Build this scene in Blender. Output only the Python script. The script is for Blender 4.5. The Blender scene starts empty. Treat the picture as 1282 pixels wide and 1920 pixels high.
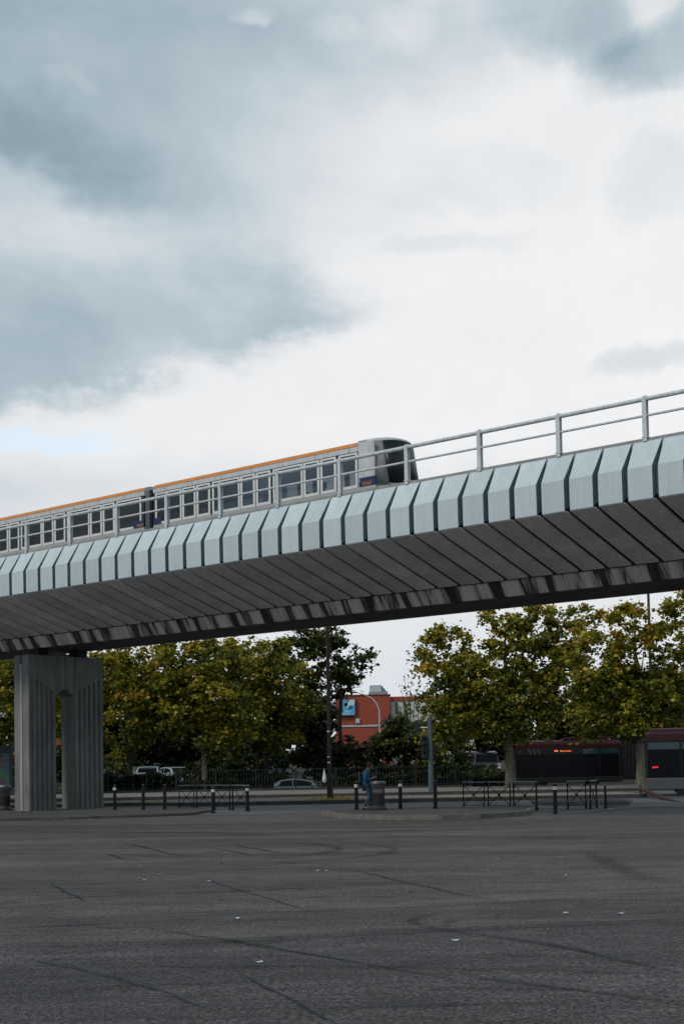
import bpy, math, random
import numpy as np
from mathutils import Vector, Matrix
R = math.radians
random.seed(7)
rng = np.random.default_rng(11)
sc = bpy.context.scene

# ------------------------------------------------------------------ camera
F_PX, PITCH, ROLL, HY, EYE = 2670.0, R(3), R(1.046), 1435.0, 1.6
PY = HY - F_PX*math.tan(PITCH)
fw = Vector((0, math.cos(PITCH), math.sin(PITCH)))
rt0 = Vector((1, 0, 0)); up0 = rt0.cross(fw)
rt = math.cos(ROLL)*rt0 - math.sin(ROLL)*up0
up = math.sin(ROLL)*rt0 + math.cos(ROLL)*up0
CAM = Vector((0, 0, EYE))
cd = bpy.data.cameras.new("camera"); cam = bpy.data.objects.new("camera", cd)
sc.collection.objects.link(cam); sc.camera = cam
m = Matrix((rt, up, -fw)).transposed().to_4x4(); m.translation = CAM
cam.matrix_world = m
cd.sensor_fit = 'VERTICAL'; cd.sensor_height = 36; cd.sensor_width = 24
cd.lens = F_PX/1920*36; cd.shift_y = (PY-960)/1920
cd.clip_start = 0.1; cd.clip_end = 3000

# ------------------------------------------------------------------ world
SUN_EL, SUN_AZ = R(46), R(-128)      # azimuth from +Y towards +X : behind the left shoulder
w = bpy.data.worlds.new("World"); sc.world = w; w.use_nodes = True
nt = w.node_tree; nt.nodes.clear()
N = nt.nodes.new; L = nt.links.new
class S:                              # tiny scalar expression helper
    def __init__(s, sock): s.s = sock
    @staticmethod
    def op(o, a, b=None, c=None):
        n = N('ShaderNodeMath'); n.operation = o
        for i, v in enumerate((a, b, c)):
            if v is None: continue
            if isinstance(v, S): L(v.s, n.inputs[i])
            else: n.inputs[i].default_value = v
        return S(n.outputs[0])
    def __add__(a, b): return S.op('ADD', a, b)
    __radd__ = __add__
    def __sub__(a, b): return S.op('SUBTRACT', a, b)
    def __rsub__(a, b): return S.op('SUBTRACT', b, a)
    def __mul__(a, b): return S.op('MULTIPLY', a, b)
    __rmul__ = __mul__
    def __truediv__(a, b): return S.op('DIVIDE', a, b)
def ss(x, a, b):                      # smoothstep from a to b
    n = N('ShaderNodeMapRange'); n.interpolation_type = 'SMOOTHSTEP'
    L(x.s, n.inputs[0])
    if a < b:
        n.inputs[1].default_value = a; n.inputs[2].default_value = b
        n.inputs[3].default_value = 0; n.inputs[4].default_value = 1
    else:
        n.inputs[1].default_value = b; n.inputs[2].default_value = a
        n.inputs[3].default_value = 1; n.inputs[4].default_value = 0
    return S(n.outputs[0])
tc = N('ShaderNodeTexCoord')
sp = N('ShaderNodeSeparateXYZ'); L(tc.outputs['Generated'], sp.inputs[0])
dx, dy, dz = (S(sp.outputs[i]) for i in range(3))
az = S.op('ARCTAN2', dx, dy)
el = S.op('ARCSINE', dz)
# sky coordinates in tenths of a degree-like units: right = azimuth, down = falling elevation
U0 = az*2670.0 + 641.0
V0 = 1435.0 - el*2740.0 - az*25
def noise(scale, detail, rough=.55, seed=0., sx=1., sy=1., dist=0.):
    cx = N('ShaderNodeCombineXYZ')
    L((U0*(sx/1000.)).s, cx.inputs[0]); L((V0*(sy/1000.)).s, cx.inputs[1]); cx.inputs[2].default_value = seed
    n = N('ShaderNodeTexNoise'); n.inputs['Scale'].default_value = scale
    n.inputs['Detail'].default_value = detail; n.inputs['Roughness'].default_value = rough
    n.inputs['Distortion'].default_value = dist
    L(cx.outputs[0], n.inputs['Vector'])
    return S(n.outputs[0]) - .5
wx, wy = noise(3.2, 6, .6, 1.3), noise(4., 7, .62, 5.1)
U = U0 + wx*150; V = V0 + wy*170
fineV = V0 + noise(9, 7, .6, 9.)*90 + wy*60
def blob(cx, cy, rx, ry, rot=0., u=None, v=None, p0=1., p1=.15):
    u = U if u is None else u; v = V if v is None else v
    c, s_ = math.cos(R(rot)), math.sin(R(rot))
    a = u - cx; b = v - cy
    e = (a*c + b*s_)/rx; f = (b*c - a*s_)/ry
    r2 = e*e + f*f
    return ss(r2, p0, p1)
streak = noise(1.6, 9, .58, 3.3, 1., 2.8, .5)
puff = noise(4.5, 9, .56, 7.7, 1., 1.6)
big = noise(1.1, 4, .5, 2.2)
soft = lambda cx, cy, rx, ry, rot=0.: blob(cx, cy, rx, ry, rot, None, None, 1.9, 0.)
mx0 = lambda a, b: S.op('MAXIMUM', a, b)
D = ss(U*.60 + V*.55, 800, 60)*.54 + ss(U0 + V0*.9, 330, -160)*.26
D = D + soft(150, 360, 420, 95, 12)*.17 + soft(230, 275, 430, 95, 4)*.08 + soft(560, 110, 420, 130, 3)*.13
D = D + ss(V - U*.28, -60, -190)*ss(U, 650, 900)*.12
# long dark cloud: soft shoulder above, crisp lower edge
eU, eV = U0 + wx*130 + noise(8, 9, .66, 11.)*130, V0 + wy*110 + noise(8, 9, .66, 12., 1., 1.6)*120
tline = eV - eU*.27 - mx0(eU - 450, 0.)*.14
lowA = ss(eV + eU*.25, 830, 735)
lowB = ss(eV, 650, 590)*ss(eU, 900, 640)
low = mx0(lowA, lowB)
c1 = ss(tline, 290, 400)*low*ss(eU, 960, 520)
depth = ss(V0 + U0*.10 + wy*60, 360, 640)
D = D*(1 - c1) + c1*(.22 + .25*depth + .07*ss(U0, 300, 0.) + streak*.18 + puff*.10)
D = D*(1 - .75*(1 - low)*ss(eV, 560, 640))
# right-hand patches
D = D + soft(1075, 70, 130, 95, 25)*.22 + soft(1240, 165, 130, 55, -22)*.32 + soft(1150, 130, 90, 60, 30)*.18 + ss(U0 - V0*.8, 1130, 1420)*.22
D = D + soft(1265, 375, 90, 60)*.16 + soft(960, 350, 160, 55, 8)*.09 + soft(840, 385, 110, 30, 8)*.07
D = D + soft(1240, 692, 110, 26, -8)*.26 + soft(860, 468, 150, 18, -5)*.12 + soft(1120, 290, 170, 60)*.06 + soft(700, 410, 160, 60, 15)*.06
# pale grey bank above the viaduct
D = D + ss(fineV, 800, 905)*(.13 + .07*ss(U0, 600, 0.))
bright = soft(300, 8, 50, 16, 5)*.75 + soft(348, 26, 48, 15, 5)*.6 + soft(487, 62, 34, 20)*.30 + soft(650, 92, 60, 22, 10)*.13 + soft(780, 85, 60, 36)*.16 + soft(850, 30, 60, 30)*.24 + soft(140, 212, 55, 12, 5)*.10
bright = bright*(.55 + puff*3.)
D = D + streak*.40*(.35 + D) + puff*.36*(.30 + D) + noise(14, 6, .6, 15.)*.10 + big*.10 - bright + .02
D = D + ss(V0, -200, -900)*.30 + ss(S.op('ABSOLUTE', az, 0.), .55, 1.5)*.10
Dc = S.op('MINIMUM', S.op('MAXIMUM', D*.88 + .03, 0.), 1.)
cr = N('ShaderNodeValToRGB'); L(Dc.s, cr.inputs[0])
cr.color_ramp.elements[0].position = 0; cr.color_ramp.elements[0].color = (.90, .90, .91, 1)
cr.color_ramp.elements[1].position = 1; cr.color_ramp.elements[1].color = (.10, .155, .19, 1)
for p, c in ((.18, (.76, .785, .81, 1)), (.42, (.475, .57, .63, 1)), (.72, (.26, .355, .415, 1))):
    e = cr.color_ramp.elements.new(p); e.color = c
sky = N('ShaderNodeTexSky'); sky.sky_type = 'NISHITA'; sky.sun_disc = False
sky.sun_elevation = SUN_EL; sky.sun_rotation = SUN_AZ
skm = N('ShaderNodeMix'); skm.data_type = 'RGBA'; skm.blend_type = 'MULTIPLY'
skm.inputs['Factor'].default_value = 1; skm.inputs['B'].default_value = (.30, .27, .22, 1)
L(sky.outputs[0], skm.inputs['A'])
gap = soft(70, 812, 170, 24, -3)
cover = S.op('MAXIMUM', 1.0 - gap*.55, 0.)
mx = N('ShaderNodeMix'); mx.data_type = 'RGBA'
L(cover.s, mx.inputs['Factor']); L(skm.outputs['Result'], mx.inputs['A'])
hz = N('ShaderNodeMix'); hz.data_type = 'RGBA'
L(ss(dz, .12, -.01).s, hz.inputs['Factor']); L(cr.outputs[0], hz.inputs['A']); hz.inputs['B'].default_value = (.66, .72, .78, 1)
L(hz.outputs['Result'], mx.inputs['B'])
bg = N('ShaderNodeBackground'); bg.inputs['Strength'].default_value = 1.0
L(mx.outputs['Result'], bg.inputs['Color'])
wo = N('ShaderNodeOutputWorld'); L(bg.outputs[0], wo.inputs['Surface'])

sd = bpy.data.lights.new("sun", 'SUN'); so = bpy.data.objects.new("sun", sd); sc.collection.objects.link(so)
sd.energy = 1.5; sd.angle = R(14); sd.color = (1, .95, .88)
sv = Vector((math.sin(SUN_AZ)*math.cos(SUN_EL), math.cos(SUN_AZ)*math.cos(SUN_EL), math.sin(SUN_EL)))
so.rotation_euler = sv.to_track_quat('Z', 'Y').to_euler()
sc.view_settings.view_transform = 'Standard'; sc.view_settings.look = 'None'
sc.view_settings.exposure = 0.0; sc.view_settings.gamma = 1.0
try: sc.view_settings.use_curve_mapping = False
except Exception: pass
sc.render.engine = 'CYCLES'
sc.cycles.max_bounces = 6; sc.cycles.transparent_max_bounces = 12

# ------------------------------------------------------------------ helpers
def ray(x, y): return fw + rt*((x-641)/F_PX) - up*((y-PY)/F_PX)
def gnd(x, y, z=0.):
    d = ray(x, y); return CAM + d*((z-EYE)/d.z)
def at(x, y, Y):
    d = ray(x, y); return CAM + d*(Y/d.y)

def tag(o, label=None, cat=None, group=None, kind=None):
    if label: o['label'] = label
    if cat: o['category'] = cat
    if group: o['group'] = group
    if kind: o['kind'] = kind
    return o
def thing(name, label, cat, loc=(0, 0, 0), rz=0, group=None):
    o = bpy.data.objects.new(name, None); sc.collection.objects.link(o)
    o.location = loc; o.rotation_euler = (0, 0, rz); o.empty_display_size = .2
    return tag(o, label, cat, group)
def kids(o): return [c for c in bpy.data.objects if c.parent is o]
def dup(o, loc=None, rz=None, label=None, parent=None):
    c = o.copy(); sc.collection.objects.link(c)
    if parent is not None: c.parent = parent
    if loc is not None: c.location = loc
    if rz is not None: c.rotation_euler = (0, 0, rz)
    if label: c['label'] = label
    for ch in kids(o): dup(ch, parent=c)
    return c

class MB:
    def __init__(s): s.v = []; s.f = []
    def add(s, vs, fs):
        b = len(s.v); s.v += [tuple(v) for v in vs]; s.f += [tuple(b+i for i in f) for f in fs]; return s
    def box(s, x0, x1, y0, y1, z0, z1):
        return s.add([(x0,y0,z0),(x1,y0,z0),(x1,y1,z0),(x0,y1,z0),(x0,y0,z1),(x1,y0,z1),(x1,y1,z1),(x0,y1,z1)],
                     [(0,3,2,1),(4,5,6,7),(0,1,5,4),(1,2,6,5),(2,3,7,6),(3,0,4,7)])
    def tube(s, pts, rad, n=8, cap=True):
        pts = [Vector(p) for p in pts]; rads = rad if isinstance(rad, (list, tuple)) else [rad]*len(pts)
        b = len(s.v); ref = None
        for i, p in enumerate(pts):
            t = (pts[min(i+1, len(pts)-1)] - pts[max(i-1, 0)]).normalized()
            if ref is None:
                ref = t.cross(Vector((0, 0, 1)) if abs(t.z) < .9 else Vector((1, 0, 0))).normalized()
            else:
                ref = (ref - t*ref.dot(t)).normalized()
            q = t.cross(ref)
            for k in range(n):
                a = 2*math.pi*k/n
                s.v.append(tuple(p + (ref*math.cos(a) + q*math.sin(a))*rads[i]))
        for i in range(len(pts)-1):
            for k in range(n):
                a = b+i*n+k; c = b+i*n+(k+1) % n
                s.f.append((a, c, c+n, a+n))
        if cap:
            s.f.append(tuple(b+k for k in range(n))[::-1]); s.f.append(tuple(b+(len(pts)-1)*n+k for k in range(n)))
        return s
    def lathe(s, prof, n=20, c=(0, 0)):
        b = len(s.v)
        for r, z in prof:
            for k in range(n):
                a = 2*math.pi*k/n; s.v.append((c[0]+r*math.cos(a), c[1]+r*math.sin(a), z))
        for i in range(len(prof)-1):
            for k in range(n):
                a = b+i*n+k; d = b+i*n+(k+1) % n; s.f.append((a, d, d+n, a+n))
        s.f.append(tuple(b+k for k in range(n))[::-1]); s.f.append(tuple(b+(len(prof)-1)*n+k for k in range(n)))
        return s
    def prism(s, poly, z0, z1, axis='z'):
        # poly: list of 2D points; extruded along the axis
        n = len(poly)
        def P(a, b, h): return {'z': (a, b, h), 'x': (h, a, b), 'y': (a, h, b)}[axis]
        vs = [P(a, b, z0) for a, b in poly] + [P(a, b, z1) for a, b in poly]
        fs = [tuple(range(n))[::-1], tuple(range(n, 2*n))] + [(i, (i+1) % n, n+(i+1) % n, n+i) for i in range(n)]
        return s.add(vs, fs)
    def build(s, name, mat, parent=None, smooth=False, bevel=0, seg=2):
        me = bpy.data.meshes.new(name); me.from_pydata(s.v, [], s.f); me.validate(); me.update()
        o = bpy.data.objects.new(name, me); sc.collection.objects.link(o)
        if mat: me.materials.append(mat)
        import bmesh
        bm = bmesh.new(); bm.from_mesh(me); bmesh.ops.recalc_face_normals(bm, faces=bm.faces); bm.to_mesh(me); bm.free()
        if smooth:
            for p in me.polygons: p.use_smooth = True
            try: me.set_sharp_from_angle(angle=R(40))
            except Exception: pass
        if bevel:
            b = o.modifiers.new('bevel', 'BEVEL'); b.width = bevel; b.segments = seg; b.limit_method = 'ANGLE'
        if parent: o.parent = parent
        return o

def mat(name, col, rough=.6, metal=0., var=.15, scale=3., bump=0., bscale=20., spec=.5, col2=None, stretch=None, detail=6, coat=0., emis=None, objvar=0., streaks=0.):
    m = bpy.data.materials.new(name); m.use_nodes = True; t = m.node_tree; b = t.nodes['Principled BSDF']
    b.inputs['Roughness'].default_value = rough; b.inputs['Metallic'].default_value = metal
    b.inputs['Specular IOR Level'].default_value = spec; b.inputs['Coat Weight'].default_value = coat
    co = t.nodes.new('ShaderNodeTexCoord'); mp = t.nodes.new('ShaderNodeMapping')
    t.links.new(co.outputs['Object'], mp.inputs[0])
    if stretch: mp.inputs['Scale'].default_value = stretch
    n = t.nodes.new('ShaderNodeTexNoise'); n.inputs['Scale'].default_value = scale; n.inputs['Detail'].default_value = detail
    n.inputs['Roughness'].default_value = .6
    t.links.new(mp.outputs[0], n.inputs['Vector'])
    r = t.nodes.new('ShaderNodeValToRGB'); t.links.new(n.outputs[0], r.inputs[0])
    c2 = col2 or tuple(c*(1+var) for c in col); c1 = col if col2 else tuple(c*(1-var) for c in col)
    r.color_ramp.elements[0].position = .3; r.color_ramp.elements[1].position = .7
    r.color_ramp.elements[0].color = (*c1, 1); r.color_ramp.elements[1].color = (*c2, 1)
    csock = r.outputs[0]
    def darken(sock, fac):
        mm = t.nodes.new('ShaderNodeMix'); mm.data_type = 'RGBA'; mm.blend_type = 'MULTIPLY'; mm.inputs['Factor'].default_value = 1
        cb = t.nodes.new('ShaderNodeCombineColor')
        for i in range(3): t.links.new(fac, cb.inputs[i])
        t.links.new(sock, mm.inputs['A']); t.links.new(cb.outputs[0], mm.inputs['B']); return mm.outputs['Result']
    if objvar:
        oi = t.nodes.new('ShaderNodeObjectInfo'); mr = t.nodes.new('ShaderNodeMapRange')
        mr.inputs[3].default_value = 1-objvar; mr.inputs[4].default_value = 1+objvar*.6
        t.links.new(oi.outputs['Random'], mr.inputs[0]); csock = darken(csock, mr.outputs[0])
    if streaks:
        oi = t.nodes.new('ShaderNodeObjectInfo'); va = t.nodes.new('ShaderNodeVectorMath'); va.operation = 'MULTIPLY_ADD'
        va.inputs[1].default_value = (7, 3, .45)
        t.links.new(co.outputs['Object'], va.inputs[0])
        cx = t.nodes.new('ShaderNodeMath'); cx.operation = 'MULTIPLY'; cx.inputs[1].default_value = 50; t.links.new(oi.outputs['Random'], cx.inputs[0])
        cc = t.nodes.new('ShaderNodeCombineXYZ'); t.links.new(cx.outputs[0], cc.inputs[0]); t.links.new(cc.outputs[0], va.inputs[2])
        ns = t.nodes.new('ShaderNodeTexNoise'); ns.inputs['Scale'].default_value = 1.6; ns.inputs['Detail'].default_value = 7; ns.inputs['Roughness'].default_value = .68
        t.links.new(va.outputs[0], ns.inputs['Vector'])
        mr = t.nodes.new('ShaderNodeMapRange'); mr.inputs[1].default_value = .38; mr.inputs[2].default_value = .56
        mr.inputs[3].default_value = 1-streaks; mr.inputs[4].default_value = 1.0
        t.links.new(ns.outputs[0], mr.inputs[0]); csock = darken(csock, mr.outputs[0])
    t.links.new(csock, b.inputs['Base Color'])
    if bump:
        n2 = t.nodes.new('ShaderNodeTexNoise'); n2.inputs['Scale'].default_value = bscale; n2.inputs['Detail'].default_value = 4
        t.links.new(mp.outputs[0], n2.inputs['Vector'])
        bp = t.nodes.new('ShaderNodeBump'); bp.inputs['Strength'].default_value = bump; bp.inputs['Distance'].default_value = .02
        t.links.new(n2.outputs[0], bp.inputs['Height']); t.links.new(bp.outputs[0], b.inputs['Normal'])
    if emis:
        b.inputs['Emission Color'].default_value = (*emis[:3], 1); b.inputs['Emission Strength'].default_value = emis[3]
    m['b'] = 1
    return m
def bs(m): return m.node_tree.nodes['Principled BSDF']

M = {}
M['fascia'] = mat('painted_fascia_concrete', (.55, .64, .67), .75, var=.07, scale=1.3, bump=.15, bscale=30, detail=9, objvar=.09, streaks=.08)
M['soffit'] = mat('dark_soffit_concrete', (.74, .735, .73), .9, scale=1.1, var=.16, bump=.25, bscale=25, detail=9, objvar=.18, streaks=.13)
M['groove'] = mat('groove_shade', (.19, .265, .30), .8, scale=4)  # darker fascia tone, painted-in shade of the panel joints
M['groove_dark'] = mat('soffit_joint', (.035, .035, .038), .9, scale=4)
M['plinth'] = mat('weathered_kerb_concrete', (.30, .295, .28), .85, var=.25, scale=2.2, bump=.3, bscale=40, detail=9)
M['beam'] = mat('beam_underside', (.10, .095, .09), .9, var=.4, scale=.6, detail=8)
M['rail'] = mat('galvanised_painted_rail', (.60, .64, .66), .45, var=.12, scale=6, streaks=.2)
M['pier'] = mat('pier_concrete', (.18, .178, .17), .9, var=.28, scale=1.6, bump=.35, bscale=18, stretch=(1, 1, .35), detail=10, streaks=.22)
M['pierlight'] = mat('washed_concrete', (.30, .30, .29), .9, var=.2, scale=2, stretch=(1, 1, .15), detail=8)
M['rubber'] = mat('black_rubber', (.012, .012, .013), .8)
M['body'] = mat('train_grey_paint', (.60, .605, .61), .4, var=.08, scale=1.2, coat=.2, streaks=.18)
M['bodylow'] = mat('train_lower_paint', (.42, .43, .43), .45, var=.1, scale=2)
M['orange'] = mat('orange_stripe_paint', (.62, .22, .045), .5, var=.12, scale=2.)
M['frame'] = mat('window_frame_paint', (.74, .73, .71), .45, var=.08)
M['blackrub'] = mat('black_trim', (.015, .016, .018), .5)
M['navy'] = mat('navy_paint', (.012, .03, .10), .5, var=.3, scale=6)
M['nose'] = mat('grimy_nose_panel', (.24, .235, .23), .5, var=.25, scale=3, detail=8)
M['interior'] = mat('train_interior', (.45, .48, .50), .7)
M['seat'] = mat('seat_fabric', (.16, .19, .22), .8)
M['steel'] = mat('brushed_steel', (.35, .36, .37), .35, metal=.6)
M['bollard'] = mat('bollard_paint', (.006, .007, .009), .6, spec=.25, var=.3, scale=12)
M['whiteband'] = mat('white_reflective_band', (.62, .62, .60), .5, var=.15, scale=20)
M['barrier'] = mat('barrier_paint', (.006, .008, .010), .6, spec=.25, var=.3, scale=12)
M['barriertop'] = mat('pale_barrier_top', (.16, .18, .18), .35, var=.4, scale=14)  # top rail paler than the posts
M['kerb'] = mat('kerb_stone', (.145, .137, .12), .85, var=.35, scale=2.5, bump=.4, bscale=15, detail=10)
M['kerbdark'] = mat('kerb_stone_dark', (.055, .053, .05), .9, var=.4, scale=2.5, detail=8)
M['pave'] = mat('beige_pavement', (.19, .172, .15), .9, var=.28, scale=.5, bump=.2, bscale=20, detail=10)
M['isl'] = mat('island_tarmac', (.055, .053, .053), .9, var=.35, scale=1.2, bump=.4, bscale=40, detail=10)
M['roadm'] = mat('road_tarmac', (.088, .092, .10), .75, var=.25, scale=.4, detail=10)
M['paint'] = mat('worn_road_paint', (.50, .50, .48), .8, var=.3, scale=3)
M['white'] = mat('white_matt', (.62, .63, .64), .6, var=.1)
M['postbrown'] = mat('rusty_post', (.020, .0125, .010), .7, var=.5, scale=8, stretch=(1, 1, .2))
M['greymetal'] = mat('blue_grey_metal', (.07, .095, .105), .5, var=.15, scale=5)
M['darkmetal'] = mat('dark_metal', (.014, .016, .018), .5, var=.3)
M['fence'] = mat('fence_paint', (.008, .012, .014), .6, var=.2)
M['bark'] = mat('plane_bark', (.07, .065, .048), .9, scale=7, col2=(.19, .175, .13), stretch=(1, 1, .5), bump=.4, bscale=12)
M['barkd'] = mat('dark_bark', (.016, .014, .011), .9, scale=6, col2=(.05, .043, .03), stretch=(1, 1, .4), bump=.4, bscale=12)
M['maroon'] = mat('maroon_bus_paint', (.032, .005, .007), .35, var=.12, scale=2, coat=.15, spec=.3)
M['busdark'] = mat('dark_bus_paint', (.010, .010, .012), .4)
M['bussilver'] = mat('silver_bus_skirt', (.075, .078, .085), .5, var=.12, scale=1.5)
M['glassdark'] = mat('dark_glass', (.005, .006, .008), .16, spec=.10, var=.1)
M['glassteal'] = mat('tinted_upper_glass', (.018, .04, .052), .1, spec=.5, var=.2, scale=2)
M['led'] = mat('led_orange', (.8, .15, .05), .5, emis=(1., .16, .05, 1.1))
M['redled'] = mat('led_red', (.8, .02, .03), .5, emis=(1., .02, .04, .5))
M['silver'] = mat('silver_car_paint', (.33, .38, .40), .3, metal=.3, coat=.6, var=.05)
M['whitecar'] = mat('white_car_paint', (.40, .46, .50), .3, coat=.6, var=.05)
M['blackcar'] = mat('black_car_paint', (.012, .013, .016), .25, coat=.6)
M['rim'] = mat('wheel_rim', (.3, .3, .31), .35, metal=.8)
M['skin'] = mat('skin', (.28, .15, .10), .6)
M['jacket'] = mat('blue_jacket', (.003, .062, .15), .7, var=.3, scale=8)
M['jeans'] = mat('blue_jeans', (.02, .06, .10), .85, var=.35, scale=10)
M['shoe'] = mat('black_shoes', (.012, .012, .014), .6)
M['hair'] = mat('dark_hair', (.010, .008, .007), .8)
M['binmesh'] = mat('bin_mesh_metal', (.022, .022, .024), .6, var=.3, scale=15)
M['binrim'] = mat('bin_rim_metal', (.22, .235, .235), .4, metal=.4, var=.3, scale=10)
M['concrete'] = mat('roof_louvre', (.50, .54, .58), .6, var=.08)
M['bluelouv'] = mat('grey_blue_cladding', (.13, .17, .21), .6, var=.1)
M['signblue'] = mat('sign_blue', (.12, .40, .68), .4, var=.15, scale=1.)
M['signwhite'] = mat('sign_white', (.62, .74, .80), .4, var=.08)
M['signdeep'] = mat('sign_deep_blue', (.01, .17, .36), .4)
M['greenlet'] = mat('green_letters', (.05, .12, .10), .5)
M['poster'] = mat('poster_teal', (.03, .09, .09), .4, var=.5, scale=2.)
M['posterred'] = mat('poster_red', (.14, .02, .025), .5)
M['postergreen'] = mat('poster_green', (.05, .13, .03), .5)
M['screen'] = mat('dark_windscreen', (.012, .016, .018), .35, spec=.25)

# bag film: partly transparent
def alpha_mat(name, col, a, rough=.4):
    m = mat(name, col, rough); b = bs(m); b.inputs['Alpha'].default_value = a; return m
M['bagfilm'] = alpha_mat('clear_bag_film', (.16, .17, .18), .14, .35)

# train glass: tinted see-through
def glass(name, tint, refl=.12):
    m = bpy.data.materials.new(name); m.use_nodes = True; t = m.node_tree; t.nodes.clear()
    o = t.nodes.new('ShaderNodeOutputMaterial'); mx = t.nodes.new('ShaderNodeMixShader')
    tr_ = t.nodes.new('ShaderNodeBsdfTransparent'); tr_.inputs[0].default_value = (*tint, 1)
    df = t.nodes.new('ShaderNodeBsdfDiffuse'); df.inputs[0].default_value = (.30, .33, .35, 1)
    trm = t.nodes.new('ShaderNodeMixShader'); trm.inputs[0].default_value = .11
    t.links.new(tr_.outputs[0], trm.inputs[1]); t.links.new(df.outputs[0], trm.inputs[2]); tr = trm
    gl = t.nodes.new('ShaderNodeBsdfGlossy'); gl.inputs['Roughness'].default_value = .08; gl.inputs[0].default_value = (.9, .95, 1, 1)
    fr = t.nodes.new('ShaderNodeFresnel'); fr.inputs[0].default_value = 1.42
    t.links.new(fr.outputs[0], mx.inputs[0]); t.links.new(tr.outputs[0], mx.inputs[1]); t.links.new(gl.outputs[0], mx.inputs[2])
    t.links.new(mx.outputs[0], o.inputs[0]); return m
M['trainglass'] = glass('train_window_glass', (.70, .73, .76))
M['carglass'] = M['glassdark']

# stained web of the beam: vertical runs of water stain
def stain_mat():
    m = bpy.data.materials.new('stained_beam_web'); m.use_nodes = True; t = m.node_tree; b = t.nodes['Principled BSDF']
    b.inputs['Roughness'].default_value = .9
    co = t.nodes.new('ShaderNodeTexCoord'); mp = t.nodes.new('ShaderNodeMapping'); mp.inputs['Scale'].default_value = (1, .0, .12)
    mp.inputs['Rotation'].default_value = (0, 0, 0)
    t.links.new(co.outputs['Object'], mp.inputs[0])
    n = t.nodes.new('ShaderNodeTexNoise'); n.inputs['Scale'].default_value = 1.35; n.inputs['Detail'].default_value = 4; n.inputs['Roughness'].default_value = .75
    t.links.new(mp.outputs[0], n.inputs['Vector'])
    wv = t.nodes.new('ShaderNodeTexWave'); wv.bands_direction = 'X'; wv.inputs['Scale'].default_value = 1.2308*math.pi/10*.98*2/2
    wv.inputs['Distortion'].default_value = 1.4; wv.inputs['Detail'].default_value = 2; wv.inputs['Detail Scale'].default_value = 1.5
    t.links.new(mp.outputs[0], wv.inputs['Vector'])
    a = t.nodes.new('ShaderNodeMath'); a.operation = 'MULTIPLY_ADD'; a.inputs[1].default_value = .10
    t.links.new(wv.outputs['Fac'], a.inputs[0]); t.links.new(n.outputs[0], a.inputs[2])
    r = t.nodes.new('ShaderNodeValToRGB'); t.links.new(a.outputs[0], r.inputs[0])
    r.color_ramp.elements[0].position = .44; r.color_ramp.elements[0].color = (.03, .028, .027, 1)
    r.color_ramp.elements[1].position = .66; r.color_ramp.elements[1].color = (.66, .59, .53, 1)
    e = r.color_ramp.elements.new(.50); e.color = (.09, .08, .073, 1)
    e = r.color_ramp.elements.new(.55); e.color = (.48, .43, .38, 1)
    t.links.new(r.outputs[0], b.inputs['Base Color']); return m
M['stain'] = stain_mat()

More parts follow.
